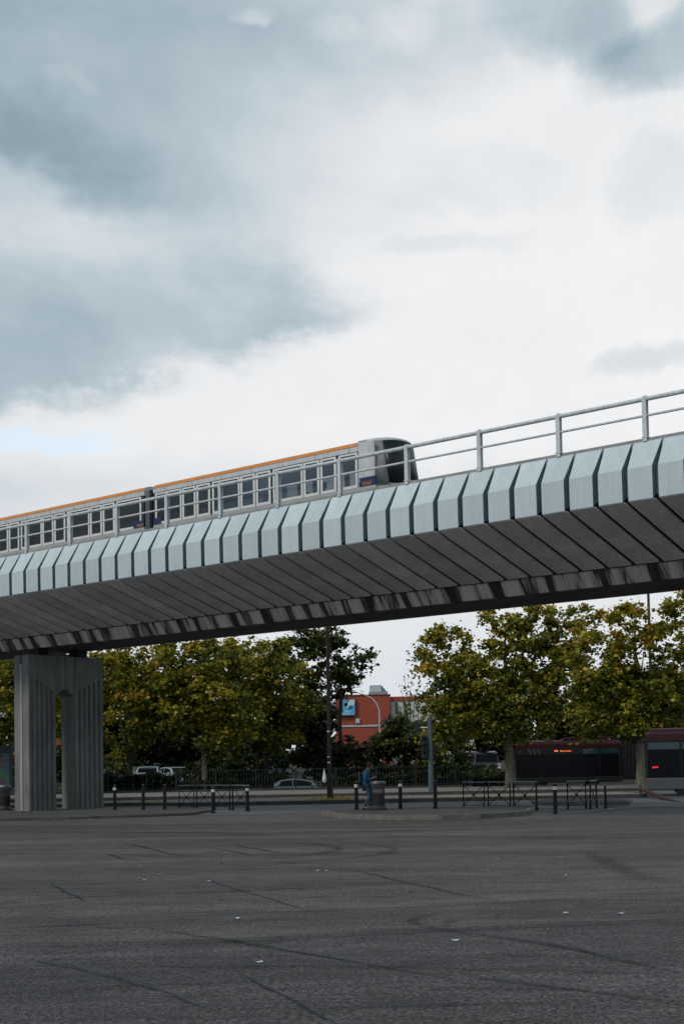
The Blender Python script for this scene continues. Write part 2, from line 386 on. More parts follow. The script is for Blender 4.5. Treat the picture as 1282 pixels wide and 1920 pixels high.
# asphalt
def asphalt(name, base, big_amp=.35):
    m = bpy.data.materials.new(name); m.use_nodes = True; t = m.node_tree; b = t.nodes['Principled BSDF']
    b.inputs['Roughness'].default_value = .82; b.inputs['Specular IOR Level'].default_value = .35
    co = t.nodes.new('ShaderNodeTexCoord')
    def nz(scale, det, rg, stretch=(1, 1, 1)):
        mp = t.nodes.new('ShaderNodeMapping'); mp.inputs['Scale'].default_value = stretch
        t.links.new(co.outputs['Object'], mp.inputs[0])
        n = t.nodes.new('ShaderNodeTexNoise'); n.inputs['Scale'].default_value = scale; n.inputs['Detail'].default_value = det; n.inputs['Roughness'].default_value = rg
        t.links.new(mp.outputs[0], n.inputs['Vector']); return n.outputs[0]
    def ramp(s, p0, v0, p1, v1):
        r = t.nodes.new('ShaderNodeMapRange'); r.inputs[1].default_value = p0; r.inputs[2].default_value = p1; r.inputs[3].default_value = v0; r.inputs[4].default_value = v1
        t.links.new(s, r.inputs[0]); return r.outputs[0]
    def mul(a, c):
        n = t.nodes.new('ShaderNodeMath'); n.operation = 'MULTIPLY'; t.links.new(a, n.inputs[0]); t.links.new(c, n.inputs[1]); return n.outputs[0]
    f = ramp(nz(.09, 5, .6, (.5, 1.6, 1)), .38, 1-big_amp*.8, .62, 1+big_amp*.8)
    f = mul(f, ramp(nz(.5, 6, .65, (.35, 1.5, 1)), .40, .80, .60, 1.22))
    f = mul(f, ramp(nz(3.2, 5, .7, (.4, 1.3, 1)), .40, .78, .60, 1.22))
    f = mul(f, ramp(nz(24, 4, .85), .455, .35, .55, 1.9))
    f = mul(f, ramp(nz(75, 2, .8), .45, .42, .55, 1.8))
    vo = t.nodes.new('ShaderNodeTexVoronoi'); vo.inputs['Scale'].default_value = 30; t.links.new(co.outputs['Object'], vo.inputs['Vector'])
    sp = ramp(vo.outputs['Distance'], .08, 2.4, .20, 1.); f = mul(f, sp)
    # hairline crack network, broken up, and old oil spots
    wn = t.nodes.new('ShaderNodeTexNoise'); wn.inputs['Scale'].default_value = 1.3; wn.inputs['Detail'].default_value = 5
    t.links.new(co.outputs['Object'], wn.inputs['Vector'])
    wa = t.nodes.new('ShaderNodeVectorMath'); wa.operation = 'MULTIPLY_ADD'; wa.inputs[1].default_value = (.9, .9, 0)
    t.links.new(wn.outputs['Color'], wa.inputs[0]); t.links.new(co.outputs['Object'], wa.inputs[2])
    for sc_, wd_ in ((.33, .006), (.8, .009)):
        ve = t.nodes.new('ShaderNodeTexVoronoi'); ve.feature = 'DISTANCE_TO_EDGE'; ve.voronoi_dimensions = '2D'; ve.inputs['Scale'].default_value = sc_
        t.links.new(wa.outputs[0], ve.inputs['Vector'])
        ck = ramp(ve.outputs['Distance'], wd_*.4, 0., wd_, 1.)
        mk = ramp(nz(.55, 3, .5, (1, 1, 1)), .46, .0, .54, 1.) if sc_ < .5 else ramp(nz(.21, 3, .5, (1, 1, 1)), .56, 1., .50, .0)
        # darkness = 1-(1-ck)*mk*.65
        a1 = t.nodes.new('ShaderNodeMath'); a1.operation = 'SUBTRACT'; a1.inputs[0].default_value = 1; t.links.new(ck, a1.inputs[1])
        a2 = mul(a1.outputs[0], mk)
        a3 = t.nodes.new('ShaderNodeMath'); a3.operation = 'MULTIPLY_ADD'; a3.inputs[1].default_value = -.65; a3.inputs[2].default_value = 1; t.links.new(a2, a3.inputs[0])
        f = mul(f, a3.outputs[0])
    f = mul(f, ramp(nz(.9, 4, .5, (1, 1, 1)), .64, 1., .70, .62))
    mc = t.nodes.new('ShaderNodeMix'); mc.data_type = 'RGBA'; mc.blend_type = 'MULTIPLY'; mc.inputs['Factor'].default_value = 1
    mc.inputs['A'].default_value = (*base, 1)
    cb = t.nodes.new('ShaderNodeCombineColor')
    for i in range(3): t.links.new(f, cb.inputs[i])
    t.links.new(cb.outputs[0], mc.inputs['B']); t.links.new(mc.outputs['Result'], b.inputs['Base Color'])
    bp = t.nodes.new('ShaderNodeBump'); bp.inputs['Strength'].default_value = .5; bp.inputs['Distance'].default_value = .006
    t.links.new(nz(75, 3, .7), bp.inputs['Height']); t.links.new(bp.outputs[0], b.inputs['Normal'])
    return m
M['asphalt'] = asphalt('worn_asphalt', (.067, .0585, .0575))
M['asphalt2'] = asphalt('resurfaced_vignette_asphalt', (.045, .040, .0405))
M['scrub'] = mat('scrubby_ground', (.012, .014, .008), .95, col2=(.035, .03, .016), scale=1.5)

def patchy(name, col, a=.75, scale=3., thr=.42, stretch=(1, 1, 1)):
    m = bpy.data.materials.new(name); m.use_nodes = True; t = m.node_tree; b = t.nodes['Principled BSDF']
    b.inputs['Base Color'].default_value = (*col, 1); b.inputs['Roughness'].default_value = .8
    co = t.nodes.new('ShaderNodeTexCoord'); n = t.nodes.new('ShaderNodeTexNoise'); n.inputs['Scale'].default_value = scale; n.inputs['Detail'].default_value = 6; n.inputs['Roughness'].default_value = .7
    mp = t.nodes.new('ShaderNodeMapping'); mp.inputs['Scale'].default_value = stretch
    t.links.new(co.outputs['Object'], mp.inputs[0]); t.links.new(mp.outputs[0], n.inputs['Vector'])
    uvn = t.nodes.new('ShaderNodeUVMap')
    sep = t.nodes.new('ShaderNodeSeparateXYZ'); t.links.new(uvn.outputs[0], sep.inputs[0])
    # soft edges across the strip: v in 0..1
    e = t.nodes.new('ShaderNodeMath'); e.operation = 'SUBTRACT'; e.inputs[1].default_value = .5; t.links.new(sep.outputs[1], e.inputs[0])
    e2 = t.nodes.new('ShaderNodeMath'); e2.operation = 'ABSOLUTE'; t.links.new(e.outputs[0], e2.inputs[0])
    e3 = t.nodes.new('ShaderNodeMapRange'); e3.inputs[1].default_value = .5; e3.inputs[2].default_value = .15; e3.inputs[3].default_value = 0; e3.inputs[4].default_value = 1
    t.links.new(e2.outputs[0], e3.inputs[0])
    r = t.nodes.new('ShaderNodeMapRange'); r.inputs[1].default_value = thr; r.inputs[2].default_value = thr+.22; r.inputs[3].default_value = 0; r.inputs[4].default_value = a
    t.links.new(n.outputs[0], r.inputs[0])
    mm = t.nodes.new('ShaderNodeMath'); mm.operation = 'MULTIPLY'; t.links.new(r.outputs[0], mm.inputs[0]); t.links.new(e3.outputs[0], mm.inputs[1])
    t.links.new(mm.outputs[0], b.inputs['Alpha']); return m
M['crackm'] = patchy('crack_fill', (.012, .013, .012), .95, 3.5, .30)
M['moss'] = patchy('mossy_crack', (.03, .045, .012), .9, 5, .35)
M['skid'] = patchy('skid_rubber', (.014, .014, .016), .50, 1.6, .32)
M['faint'] = patchy('faint_scuff', (.016, .016, .018), .38, .8, .36)
M['pale'] = patchy('pale_joint', (.15, .143, .13), .42, 1.2, .36)

# ------------------------------------------------------------------ ground
def hgt(y, x=0):
    pts = [(-1e5, 0), (92.5, 0), (93.2, -.65), (98, -.65), (103, .3), (108, .6), (125, 1.0), (150, 1.6), (400, 6), (2500, 8)]
    for (a, ha), (b, hb) in zip(pts, pts[1:]):
        if y <= b: return ha + (hb-ha)*(y-a)/(b-a)
    return 8
ys = [-60, 0, 10, 20, 30, 40, 50, 60, 70, 80, 88, 92.5, 93.2, 98, 100, 103, 108, 116, 125, 137, 150, 200, 300, 400, 900, 1600, 2400]
xs = [-1500, -400, -150, -80, -50, -40, -30, -20, -10, 0, 10, 20, 30, 40, 50, 80, 150, 400, 1500]
g = MB(); g.v = [(x, y, hgt(y) + (-.004 if y > 93 else 0)) for y in ys for x in xs]
g.f = [(j*len(xs)+i, j*len(xs)+i+1, (j+1)*len(xs)+i+1, (j+1)*len(xs)+i) for j in range(len(ys)-1) for i in range(len(xs)-1)]
go = g.build('ground', M['asphalt']); tag(go, kind='structure')
go.data.materials.append(M['scrub'])
for p in go.data.polygons:
    if p.center.y > 92.6: p.material_index = 1

def slab(name, poly, z, mtop, mside=None, z0=-.05):
    top = MB(); n = len(poly)
    top.add([(x, y, z) for x, y in poly], [tuple(range(n))])
    o = top.build(name, mtop); tag(o, kind='structure')
    if mside and z > .05:          # kerb stones: own object round the edge, butted pieces
        k = MB(); A = sum(poly[i][0]*poly[(i+1) % n][1]-poly[(i+1) % n][0]*poly[i][1] for i in range(n))
        P = [Vector((x, y)) for x, y in (poly if A > 0 else poly[::-1])]
        off = []
        for i in range(n):
            a, b, c = P[i-1], P[i], P[(i+1) % n]
            n1 = Vector(((b-a).y, -(b-a).x)).normalized(); n2 = Vector(((c-b).y, -(c-b).x)).normalized()
            mm = (n1+n2); mm = mm/max(.3, mm.dot(n1)) if mm.length > 1e-6 else n1
            off.append(mm)
        outer = [p+o_*.0 for p, o_ in zip(P, off)]; inner = [p-o_*.16 for p, o_ in zip(P, off)]
        vs = []
        for ring, zz in ((outer, z0), (outer, z-.02), ([p-o_*.02 for p, o_ in zip(P, off)], z+.012), (inner, z+.012), (inner, z0)):
            vs += [(p.x, p.y, zz) for p in ring]
        fs = [(r_*n+i, r_*n+(i+1) % n, (r_+1)*n+(i+1) % n, (r_+1)*n+i) for r_ in range(4) for i in range(n)]
        k.add(vs, fs); ko = k.build('kerb', mside); tag(ko, kind='structure')
    return o
def gp(pts, z=0): return [tuple(gnd(x, y, z)[:2]) for x, y in pts]
def arc(p, q, bulge, n=6):
    p, q = Vector(p), Vector(q); d = q-p; nn = Vector((d.y, -d.x))
    return [tuple(p + d*t + nn*bulge*4*t*(1-t)) for t in [i/n for i in range(n+1)]]

# lighter road lane behind the islands
slab('road', [(-90, 50.2), (-30, 50.2), (-6, 49.6), (-3, 47.8), (3, 49), (8, 49), (14, 49.5), (90, 49.5), (90, 59.2), (-90, 59.2)], .004, M['roadm'])
# left island
fr = [(-45, 41.5)] + gp([(0, 1540), (130, 1537), (250, 1533), (330, 1530), (365, 1528.5), (375, 1526)])
li = fr + [(-4.75, 51.2), (-5.4, 55.0), (-7.6, 58.6), (-45, 58.9)]
M['kerbmid'] = mat('kerb_stone_mid', (.085, .08, .07), .9, var=.4, scale=2.5, detail=8)  # different, darker kerb stone for the left island
slab('traffic_island', li, .08, M['isl'], M['kerbmid'])
# central island
ci = gp([(612, 1531), (625, 1534), (680, 1536.5), (750, 1538), (830, 1537.5), (900, 1535.5), (960, 1531.5), (992, 1528), (997, 1525)]) 
ci += [(6.2, 46.4), (5.6, 47.6), (3, 48.2), (0.6, 48.0), (-.5, 47.0), (-.75, 45.8)]
slab('traffic_island', ci, .13, M['isl'], M['kerb'])
# right rear island
ri = gp([(1013, 1510), (1040, 1511), (1100, 1511), (1180, 1510)]) 
ri = ri + [(ri[-1][0]+.6, ri[-1][1]+2.5), (ri[-1][0]-2, 56.6), (ri[0][0]+.6, 56.6), (ri[0][0]-.1, 54)]
slab('traffic_island', ri, .13, M['isl'], M['kerb'])
# far median pavement + rear pavement
XR = 13.0
slab('pavement', [(-90, 60.2), (-16, 60.6), (-9.2, 61.5), (-6.2, 59.6), (-1, 59.4), (XR-.4, 60.4), (XR, 61.2), (XR, 66.5), (-90, 66.5)], .15, M['pave'], M['kerbdark'])
slab('bus_lane', [(-90, 66.7), (90, 66.7), (90, 73.4), (-90, 73.4)], .004, M['roadm'])
slab('pavement', [(-90, 73.6), (60, 73.6), (60, 86.9), (-90, 86.9)], .15, M['pave'], M['kerbdark'])

slab('asphalt_patch', gp([(-300, 1776), (0, 1774), (250, 1768), (430, 1762), (760, 1745), (1290, 1722), (1700, 1705)]) + [(40, 2), (40, -30), (-40, -30), (-40, 2)], .004, M['asphalt2'])  # newer pour up to the seam; colour also darkened for lens falloff
def strip(name, pts, wd, mt, z=.006, jit=.0, seg=.35, taper=True):
    P = [Vector(gnd(x, y)[:2]) for x, y in pts]
    Q = []
    for a, b in zip(P, P[1:]):
        k = max(1, int((b-a).length/seg))
        for i in range(k): Q.append(a.lerp(b, i/k))
    Q.append(P[-1])
    # smooth
    for _ in range(2): Q = [Q[0]] + [(Q[i-1]+Q[i]*2+Q[i+1])/4 for i in range(1, len(Q)-1)] + [Q[-1]]
    vs, fs, uv = [], [], []
    nq = len(Q)
    for i, q in enumerate(Q):
        t = (Q[min(i+1, nq-1)]-Q[max(i-1, 0)]).normalized(); nn = Vector((-t.y, t.x))
        e = min(1, 3.5*min(i, nq-1-i)/max(1, nq-1)+.25) if taper else 1
        c = q + nn*random.uniform(-jit, jit)
        ww = wd*e*random.uniform(.75, 1.25)
        vs += [(c.x+nn.x*ww/2, c.y+nn.y*ww/2, z), (c.x-nn.x*ww/2, c.y-nn.y*ww/2, z)]
    for i in range(nq-1): fs.append((2*i, 2*i+1, 2*i+3, 2*i+2))
    mbx = MB(); mbx.add(vs, fs)
    me = bpy.data.meshes.new(name); me.from_pydata(vs, [], fs); ul = me.uv_layers.new(name='UVMap')
    for p in me.polygons:
        for li_, vi in zip(p.loop_indices, p.vertices):
            ul.data[li_].uv = ((vi//2)/nq, vi % 2)
    me.materials.append(mt); o = bpy.data.objects.new(name, me); sc.collection.objects.link(o)
    return tag(o, kind='structure')
zz = .004
def zn():
    global zz; zz += .0012; return zz
for pts, wd, mt, jit in [
    ([(370,1643),(430,1663),(500,1685),(590,1710)], .05, 'crackm', .03),
    ([(235,1580),(290,1594),(340,1606)], .10, 'crackm', .03),
    ([(440,1585),(485,1593),(533,1600)], .12, 'crackm', .03),
    ([(410,1592),(450,1600),(480,1605)], .08, 'crackm', .03),
    ([(95,1657),(125,1672),(160,1692)], .06, 'crackm', .03),
    ([(200,1602),(240,1612)], .09, 'crackm', .03),
    ([(260,1738),(420,1762),(500,1780),(560,1787),(640,1800),(760,1822),(900,1850)], .045, 'crackm', .02),
    ([(440,1822),(500,1855),(545,1880),(600,1905),(640,1925)], .04, 'crackm', .03),
    ([(660,1632),(760,1655),(870,1680),(930,1690)], .06, 'crackm', .03),
    ([(870,1830),(1000,1850),(1150,1868),(1290,1885)], .045, 'crackm', .02),
    ([(0,1795),(140,1815),(300,1860),(420,1905)], .035, 'crackm', .03),
    ([(1000,1765),(1130,1795),(1290,1830)], .045, 'crackm', .02),
    ([(430,1762),(470,1769),(520,1780)], .12, 'moss', .02), ([(700,1785),(760,1790)], .10, 'moss', .02),
    ([(850,1710),(790,1716),(757,1725),(757,1733),(790,1741),(850,1748),(930,1757),(1040,1775),(1160,1800)], .17, 'skid', .01),
    ([(880,1722),(820,1729),(800,1738),(850,1748)], .10, 'faint', .01),
    ([(540,1579),(600,1584),(640,1591),(632,1597),(590,1603),(480,1611)], .28, 'skid', .01),
    ([(660,1580),(740,1590),(742,1598),(640,1612),(420,1628)], .24, 'skid', .01),
    ([(740,1656),(500,1668),(330,1676),(150,1681),(0,1694)], .30, 'skid', .02),
    ([(0,1740),(120,1736),(330,1727)], .18, 'skid', .02),
    ([(0,1636),(400,1630),(800,1632),(1290,1628)], .28, 'faint', .03),
    ([(0,1603),(400,1606),(800,1600),(1290,1604)], .5, 'faint', .04),
    ([(0,1570),(600,1566),(1290,1575)], .7, 'faint', .04),
    ([(0,1820),(300,1813),(650,1813),(1000,1820),(1290,1832)], .24, 'faint', .03),
    ([(0,1778),(250,1773),(430,1768),(760,1750),(1290,1728)], .14, 'skid', .01),
    ([(60,1812),(150,1785),(260,1770)], .10, 'faint', .01), ([(700,1815),(860,1800),(1000,1795)], .3, 'faint', .03),
    ([(330,1865),(700,1850),(1290,1862)], .16, 'faint', .03), ([(0,1860),(400,1845),(620,1838)], .2, 'faint', .03),
    ([(1100,1600),(1180,1640),(1290,1665)], .5, 'faint', .03), ([(900,1790),(1100,1796),(1290,1815)], .22, 'faint', .02),
    ([(380,1890),(640,1896),(1000,1880),(1290,1895)], .14, 'faint', .02),
    ([(0,1774),(250,1768),(430,1762),(760,1745),(1290,1722)], .12, 'pale', .01),
    ([(480,1712),(700,1703),(900,1695),(1290,1673)], .20, 'pale', .01),
    ([(240,1733),(430,1727),(700,1716)], .12, 'pale', .01),
    ([(0,1560),(500,1562),(1000,1553)], .9, 'pale', .02)]:
    strip({'crackm': 'pavement_crack', 'moss': 'pavement_crack', 'skid': 'tyre_mark', 'faint': 'tyre_mark', 'pale': 'pavement_joint'}[mt], pts, wd, M[mt], zn(), jit)
# worn painted lines
def line(pts, wd, z=.0): strip('road_marking', pts, wd, M['paintp'], z or zn(), 0)
M['paintp'] = patchy('worn_line_paint', (.50, .50, .47), .9, 2.5, .30)
line([(1040,1526),(1080,1524.5),(1120,1522),(1160,1517)], .28)
line([(398,1525),(430,1523.5),(462,1522.5)], .28)
line([(1183,1513),(1290,1513.5)], .22)
line([(250+680,1540),(1040,1536)], .12)
line([(300,1506),(360,1506),(420,1506)], .5); 
strip('road_marking', [(470,1509),(520,1509.2)], .2, M['paintp'], zn(), 0)
strip('pavement_crack', [(1180,1505),(1140,1515),(1100,1519),(1050,1521)], .25, M['crackm'], zn(), .02)

# ------------------------------------------------------------------ viaduct (local frame: x along, y inwards, z up)
TH = 0.71183339
P0 = Vector((-1.78838385, 41.99369509, 0))
via = thing('viaduct', 'elevated railway viaduct with pale blue ribbed fascia crossing the whole view', 'viaduct', P0, -TH)
BAY = 2.4375846; PITCHR = BAY/3
S0, S1 = -44.0, 36.0
WTOT = 8.9
# core deck (recessed behind the panels)
core = [(0.06, 9.10), (0.04, 9.08), (-.25, 8.52), (-.25, 7.92), (2.86, 6.86), (WTOT-2.86, 6.86), (WTOT+.25, 7.92), (WTOT+.25, 8.52), (WTOT-.12, 9.0), (WTOT-.12, 9.10), (WTOT-.3, 9.10), (WTOT-.3, 8.30), (.3, 8.30), (.3, 9.10)]
MB().prism(core, S0, S1, 'x').build('deck', M['groove'], via)
MB().prism([(2.90, 6.83), (-.22, 7.895), (-.245, 7.86), (2.86, 6.80)], S0, S1, 'x').build('soffit_joint_bed', M['groove_dark'], via)
YI, YO, ZB = 2.84, 3.14, 6.33
for sg_ in (1, -1):
    q_ = [(YI, 6.80), (YO, ZB), (YO+.16, ZB), (YI+.20, 6.80)]
    if sg_ < 0: q_ = [(WTOT-y, z) for y, z in q_]
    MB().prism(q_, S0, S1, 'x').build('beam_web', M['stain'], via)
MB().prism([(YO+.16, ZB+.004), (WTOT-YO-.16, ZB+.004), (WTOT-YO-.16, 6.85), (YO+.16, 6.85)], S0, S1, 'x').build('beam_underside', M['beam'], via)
for y0, y1 in ((-.02, .22), (WTOT-.22, WTOT+.02)):
    MB().box(S0, S1, y0, y1, 9.10, 9.36).build('parapet_kerb', M['plinth'], via, bevel=.015)
# dark strip standing in for the shadow line between soffit and web
MB().prism([(2.76, 6.80), (2.815, 6.735), (2.86, 6.80)], S0, S1, 'x').build('joint_shadow_strip', M['groove_dark'], via)
# fascia panels
GAP = .12
fp = MB()
def fascia_panel(a, b, side=1):
    # (y, z, inset): outer face then back face; the joint narrows towards the top
    o_ = [(.00, 9.31, .0), (-.46, 8.57, .05), (-.45, 7.80, .05)]
    i_ = [(-.235, 7.93, .05), (-.235, 8.54, .05), (.055, 9.24, .0)]
    pr = o_ + i_
    if side < 0: pr = [(WTOT - y, z, g_) for y, z, g_ in pr]
    n = len(pr)
    vs = [(a-.03+g_, y, z) for y, z, g_ in pr] + [(b+.03-g_, y, z) for y, z, g_ in pr]
    fs = [tuple(range(n))[::-1], tuple(range(n, 2*n))] + [(i, (i+1) % n, n+(i+1) % n, n+i) for i in range(n)]
    return MB().add(vs, fs)
def soffit_panel(a, b, side=1):
    pr = [(-.45, 7.795), (-.45+.04, 7.765), (2.80, 6.755), (2.81, 6.80), (-.30, 7.81)]
    if side < 0: pr = [(WTOT - y, z) for y, z in pr]
    return MB().prism(pr, a, b, 'x')
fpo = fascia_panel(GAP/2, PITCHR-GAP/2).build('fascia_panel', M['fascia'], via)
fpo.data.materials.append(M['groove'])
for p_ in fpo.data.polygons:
    if abs(p_.normal.x) > .8: p_.material_index = 1      # joint faces: shade painted in with the darker groove tone
spo = soffit_panel(GAP*.56, PITCHR-GAP*.56).build('soffit_panel', M['soffit'], via, bevel=.006, seg=1)
k0 = -53; k1 = 43
first = True
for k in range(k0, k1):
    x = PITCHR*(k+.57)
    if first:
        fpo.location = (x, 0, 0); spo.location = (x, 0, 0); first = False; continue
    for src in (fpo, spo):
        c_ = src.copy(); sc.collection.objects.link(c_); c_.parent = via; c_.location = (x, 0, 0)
# far side (not seen from here): one continuous ribbed face per side
fb = MB(); 
for k in range(k0, k1):
    x = PITCHR*(k+.57); a = fascia_panel(x+GAP/2, x+PITCHR-GAP/2, -1); fb.add(a.v, a.f)
fo = fb.build('rear_fascia', M['fascia'], via)

# railing
rl = thing('safety_railing', 'pale grey tubular guard rail with posts on top of the viaduct edge', 'railing', P0, -TH)
def rails():
    n0, n1 = -18, 14
    MB().tube([(S0, .0, 10.31), (S1, .0, 10.31)], .056, 12).build('top_rail', M['rail'], rl, True)
    MB().tube([(S0, .0, 9.905), (S1, .0, 9.905)], .031, 10).build('mid_rail', M['rail'], rl, True)
    pm = MB()
    pm.box(-.058, .058, -.065, -.042, 9.27, 10.36); pm.box(-.058, .058, .042, .065, 9.27, 10.36); pm.box(-.014, .014, -.041, .041, 9.27, 10.36)
    pm.box(-.05, .05, -.035, .035, 10.361, 10.39)
    pm.box(-.08, .08, -.075, .09, 9.362, 9.39)
    po = pm.build('post', M['rail'], rl, bevel=.006, seg=1)
    fst = True
    for i in range(n0, n1+2):
        x = i*BAY + .0
        if x < S0 or x > S1: continue
        if fst: po.location = (x, 0, 0); fst = False
        else:
            c_ = po.copy(); sc.collection.objects.link(c_); c_.parent = rl; c_.location = (x, 0, 0)
rails()

# guideway on the deck
gw = thing('guideway', 'concrete running tracks laid on the viaduct deck under the train', 'rail track', P0, -TH)
for y in (1.25, 2.85, 6.05, 7.65):
    MB().box(S0+.1, S1-.1, y-.18, y+.18, 8.305, 8.50).build('running_beam', M['plinth'], gw)
MB().box(S0+.1, S1-.1, 1.95, 2.12, 8.305, 8.42).build('guide_rail', M['steel'], gw)

# pier
def make_pier(loc_s, label):
    o = P0 + Vector((math.cos(TH)*loc_s, -math.sin(TH)*loc_s, 0))
    t = thing('viaduct_pier', label, 'pier', o, -TH)
    W = .91; Zt = 5.99
    def col(y0, y1, outer):
        mb = MB()
        # plan: width in x 0..W (side face at x=W faces the camera right), flutes on +x and -x faces
        nf = 5; fl = (y1-y0)/(nf*2+1)
        def plan(z):
            pts = []
            # side +x from y0 to y1 with flutes
            ya = y0; 
            pts.append((W, y0))
            for i in range(nf):
                s0 = y0 + fl*(2*i+.9); s1 = s0+fl*1.1
                mid = (s0+s1)/2
                # flute stops higher at outside, lower toward the slot
                u = (mid-y0)/(y1-y0) if outer else (y1-mid)/(y1-y0)
                zstop = 5.18 - .62*u
                dpt = .075 if z <= zstop else .0
                pts += [(W, s0), (W-dpt, s0+.03), (W-dpt, s1-.03), (W, s1)]
            pts.append((W, y1))
            back = [(0, y1)]
            for i in range(nf)[::-1]:
                s0 = y0 + fl*(2*i+.9); s1 = s0+fl*1.1
                dpt = .045 if z <= 4.9 else 0
                back += [(0, s1), (dpt, s1-.03), (dpt, s0+.03), (0, s0)]
            back.append((0, y0))
            if outer:    # vertical groove in the end face
                back += [(.34, y0), (.38, y0+.09), (.48, y0+.09), (.52, y0)]
            else:
                back += [(.34, y0), (.38, y0), (.48, y0), (.52, y0)]
            return pts+back
        zs = [.0, .6, 4.3] + [4.3+.04*i for i in range(1, 36)]
        zs = [z for z in zs if z < Zt-.10] + [Zt-.10, Zt]
        rings = []
        for z in zs:
            p = plan(z)
            if z == Zt: p = [(.43+(x-.43)*.94, (y0+y1)/2+(y-(y0+y1)/2)*.96) for x, y in p]
            rings.append([(x, y, z+.06) for x, y in p])
        n = len(rings[0]); b = []
        for r_ in rings: b += r_
        fs = [(i*n+j, i*n+(j+1) % n, (i+1)*n+(j+1) % n, (i+1)*n+j) for i in range(len(rings)-1) for j in range(n)]
        fs += [tuple(range(n))[::-1], tuple((len(rings)-1)*n+j for j in range(n))]
        mb.add(b, fs)
        return mb.build('column', M['pier'], t)
    col(2.60, 3.86, True); 
    # second column mirrored: groove-less end
    col(4.86, 6.20, False)
    # weathered pale strip in groove
    MB().box(.36, .50, 2.588, 2.598, .09, 5.7).build('groove_strip', M['pierlight'], t)
    # head tying the columns: two faces meeting at a central joint, chamfered below
    h = MB()
    h.prism([(3.862, 6.05), (3.862, 4.54), (4.02, 4.56), (4.20, 4.72), (4.345, 4.76), (4.345, 6.05)], .05, W-.03, 'x')
    h.build('pier_head', M['pier'], t)
    h = MB(); h.prism([(4.375, 6.05), (4.375, 4.76), (4.52, 4.72), (4.70, 4.56), (4.858, 4.54), (4.858, 6.05)], .05, W-.03, 'x'); h.build('pier_head', M['pier'], t)
    MB().box(.08, W-.08, 4.345, 4.375, 4.80, 6.02).build('head_joint', M['groove_dark'], t)
    for y in (3.45, 5.35):
        MB().box(.2, .7, y-.25, y+.25, 6.053, 6.328).build('bearing', M['rubber'], t)
    return t
make_pier(-16.53, 'fluted twin-column concrete viaduct pier at the left of the lot')

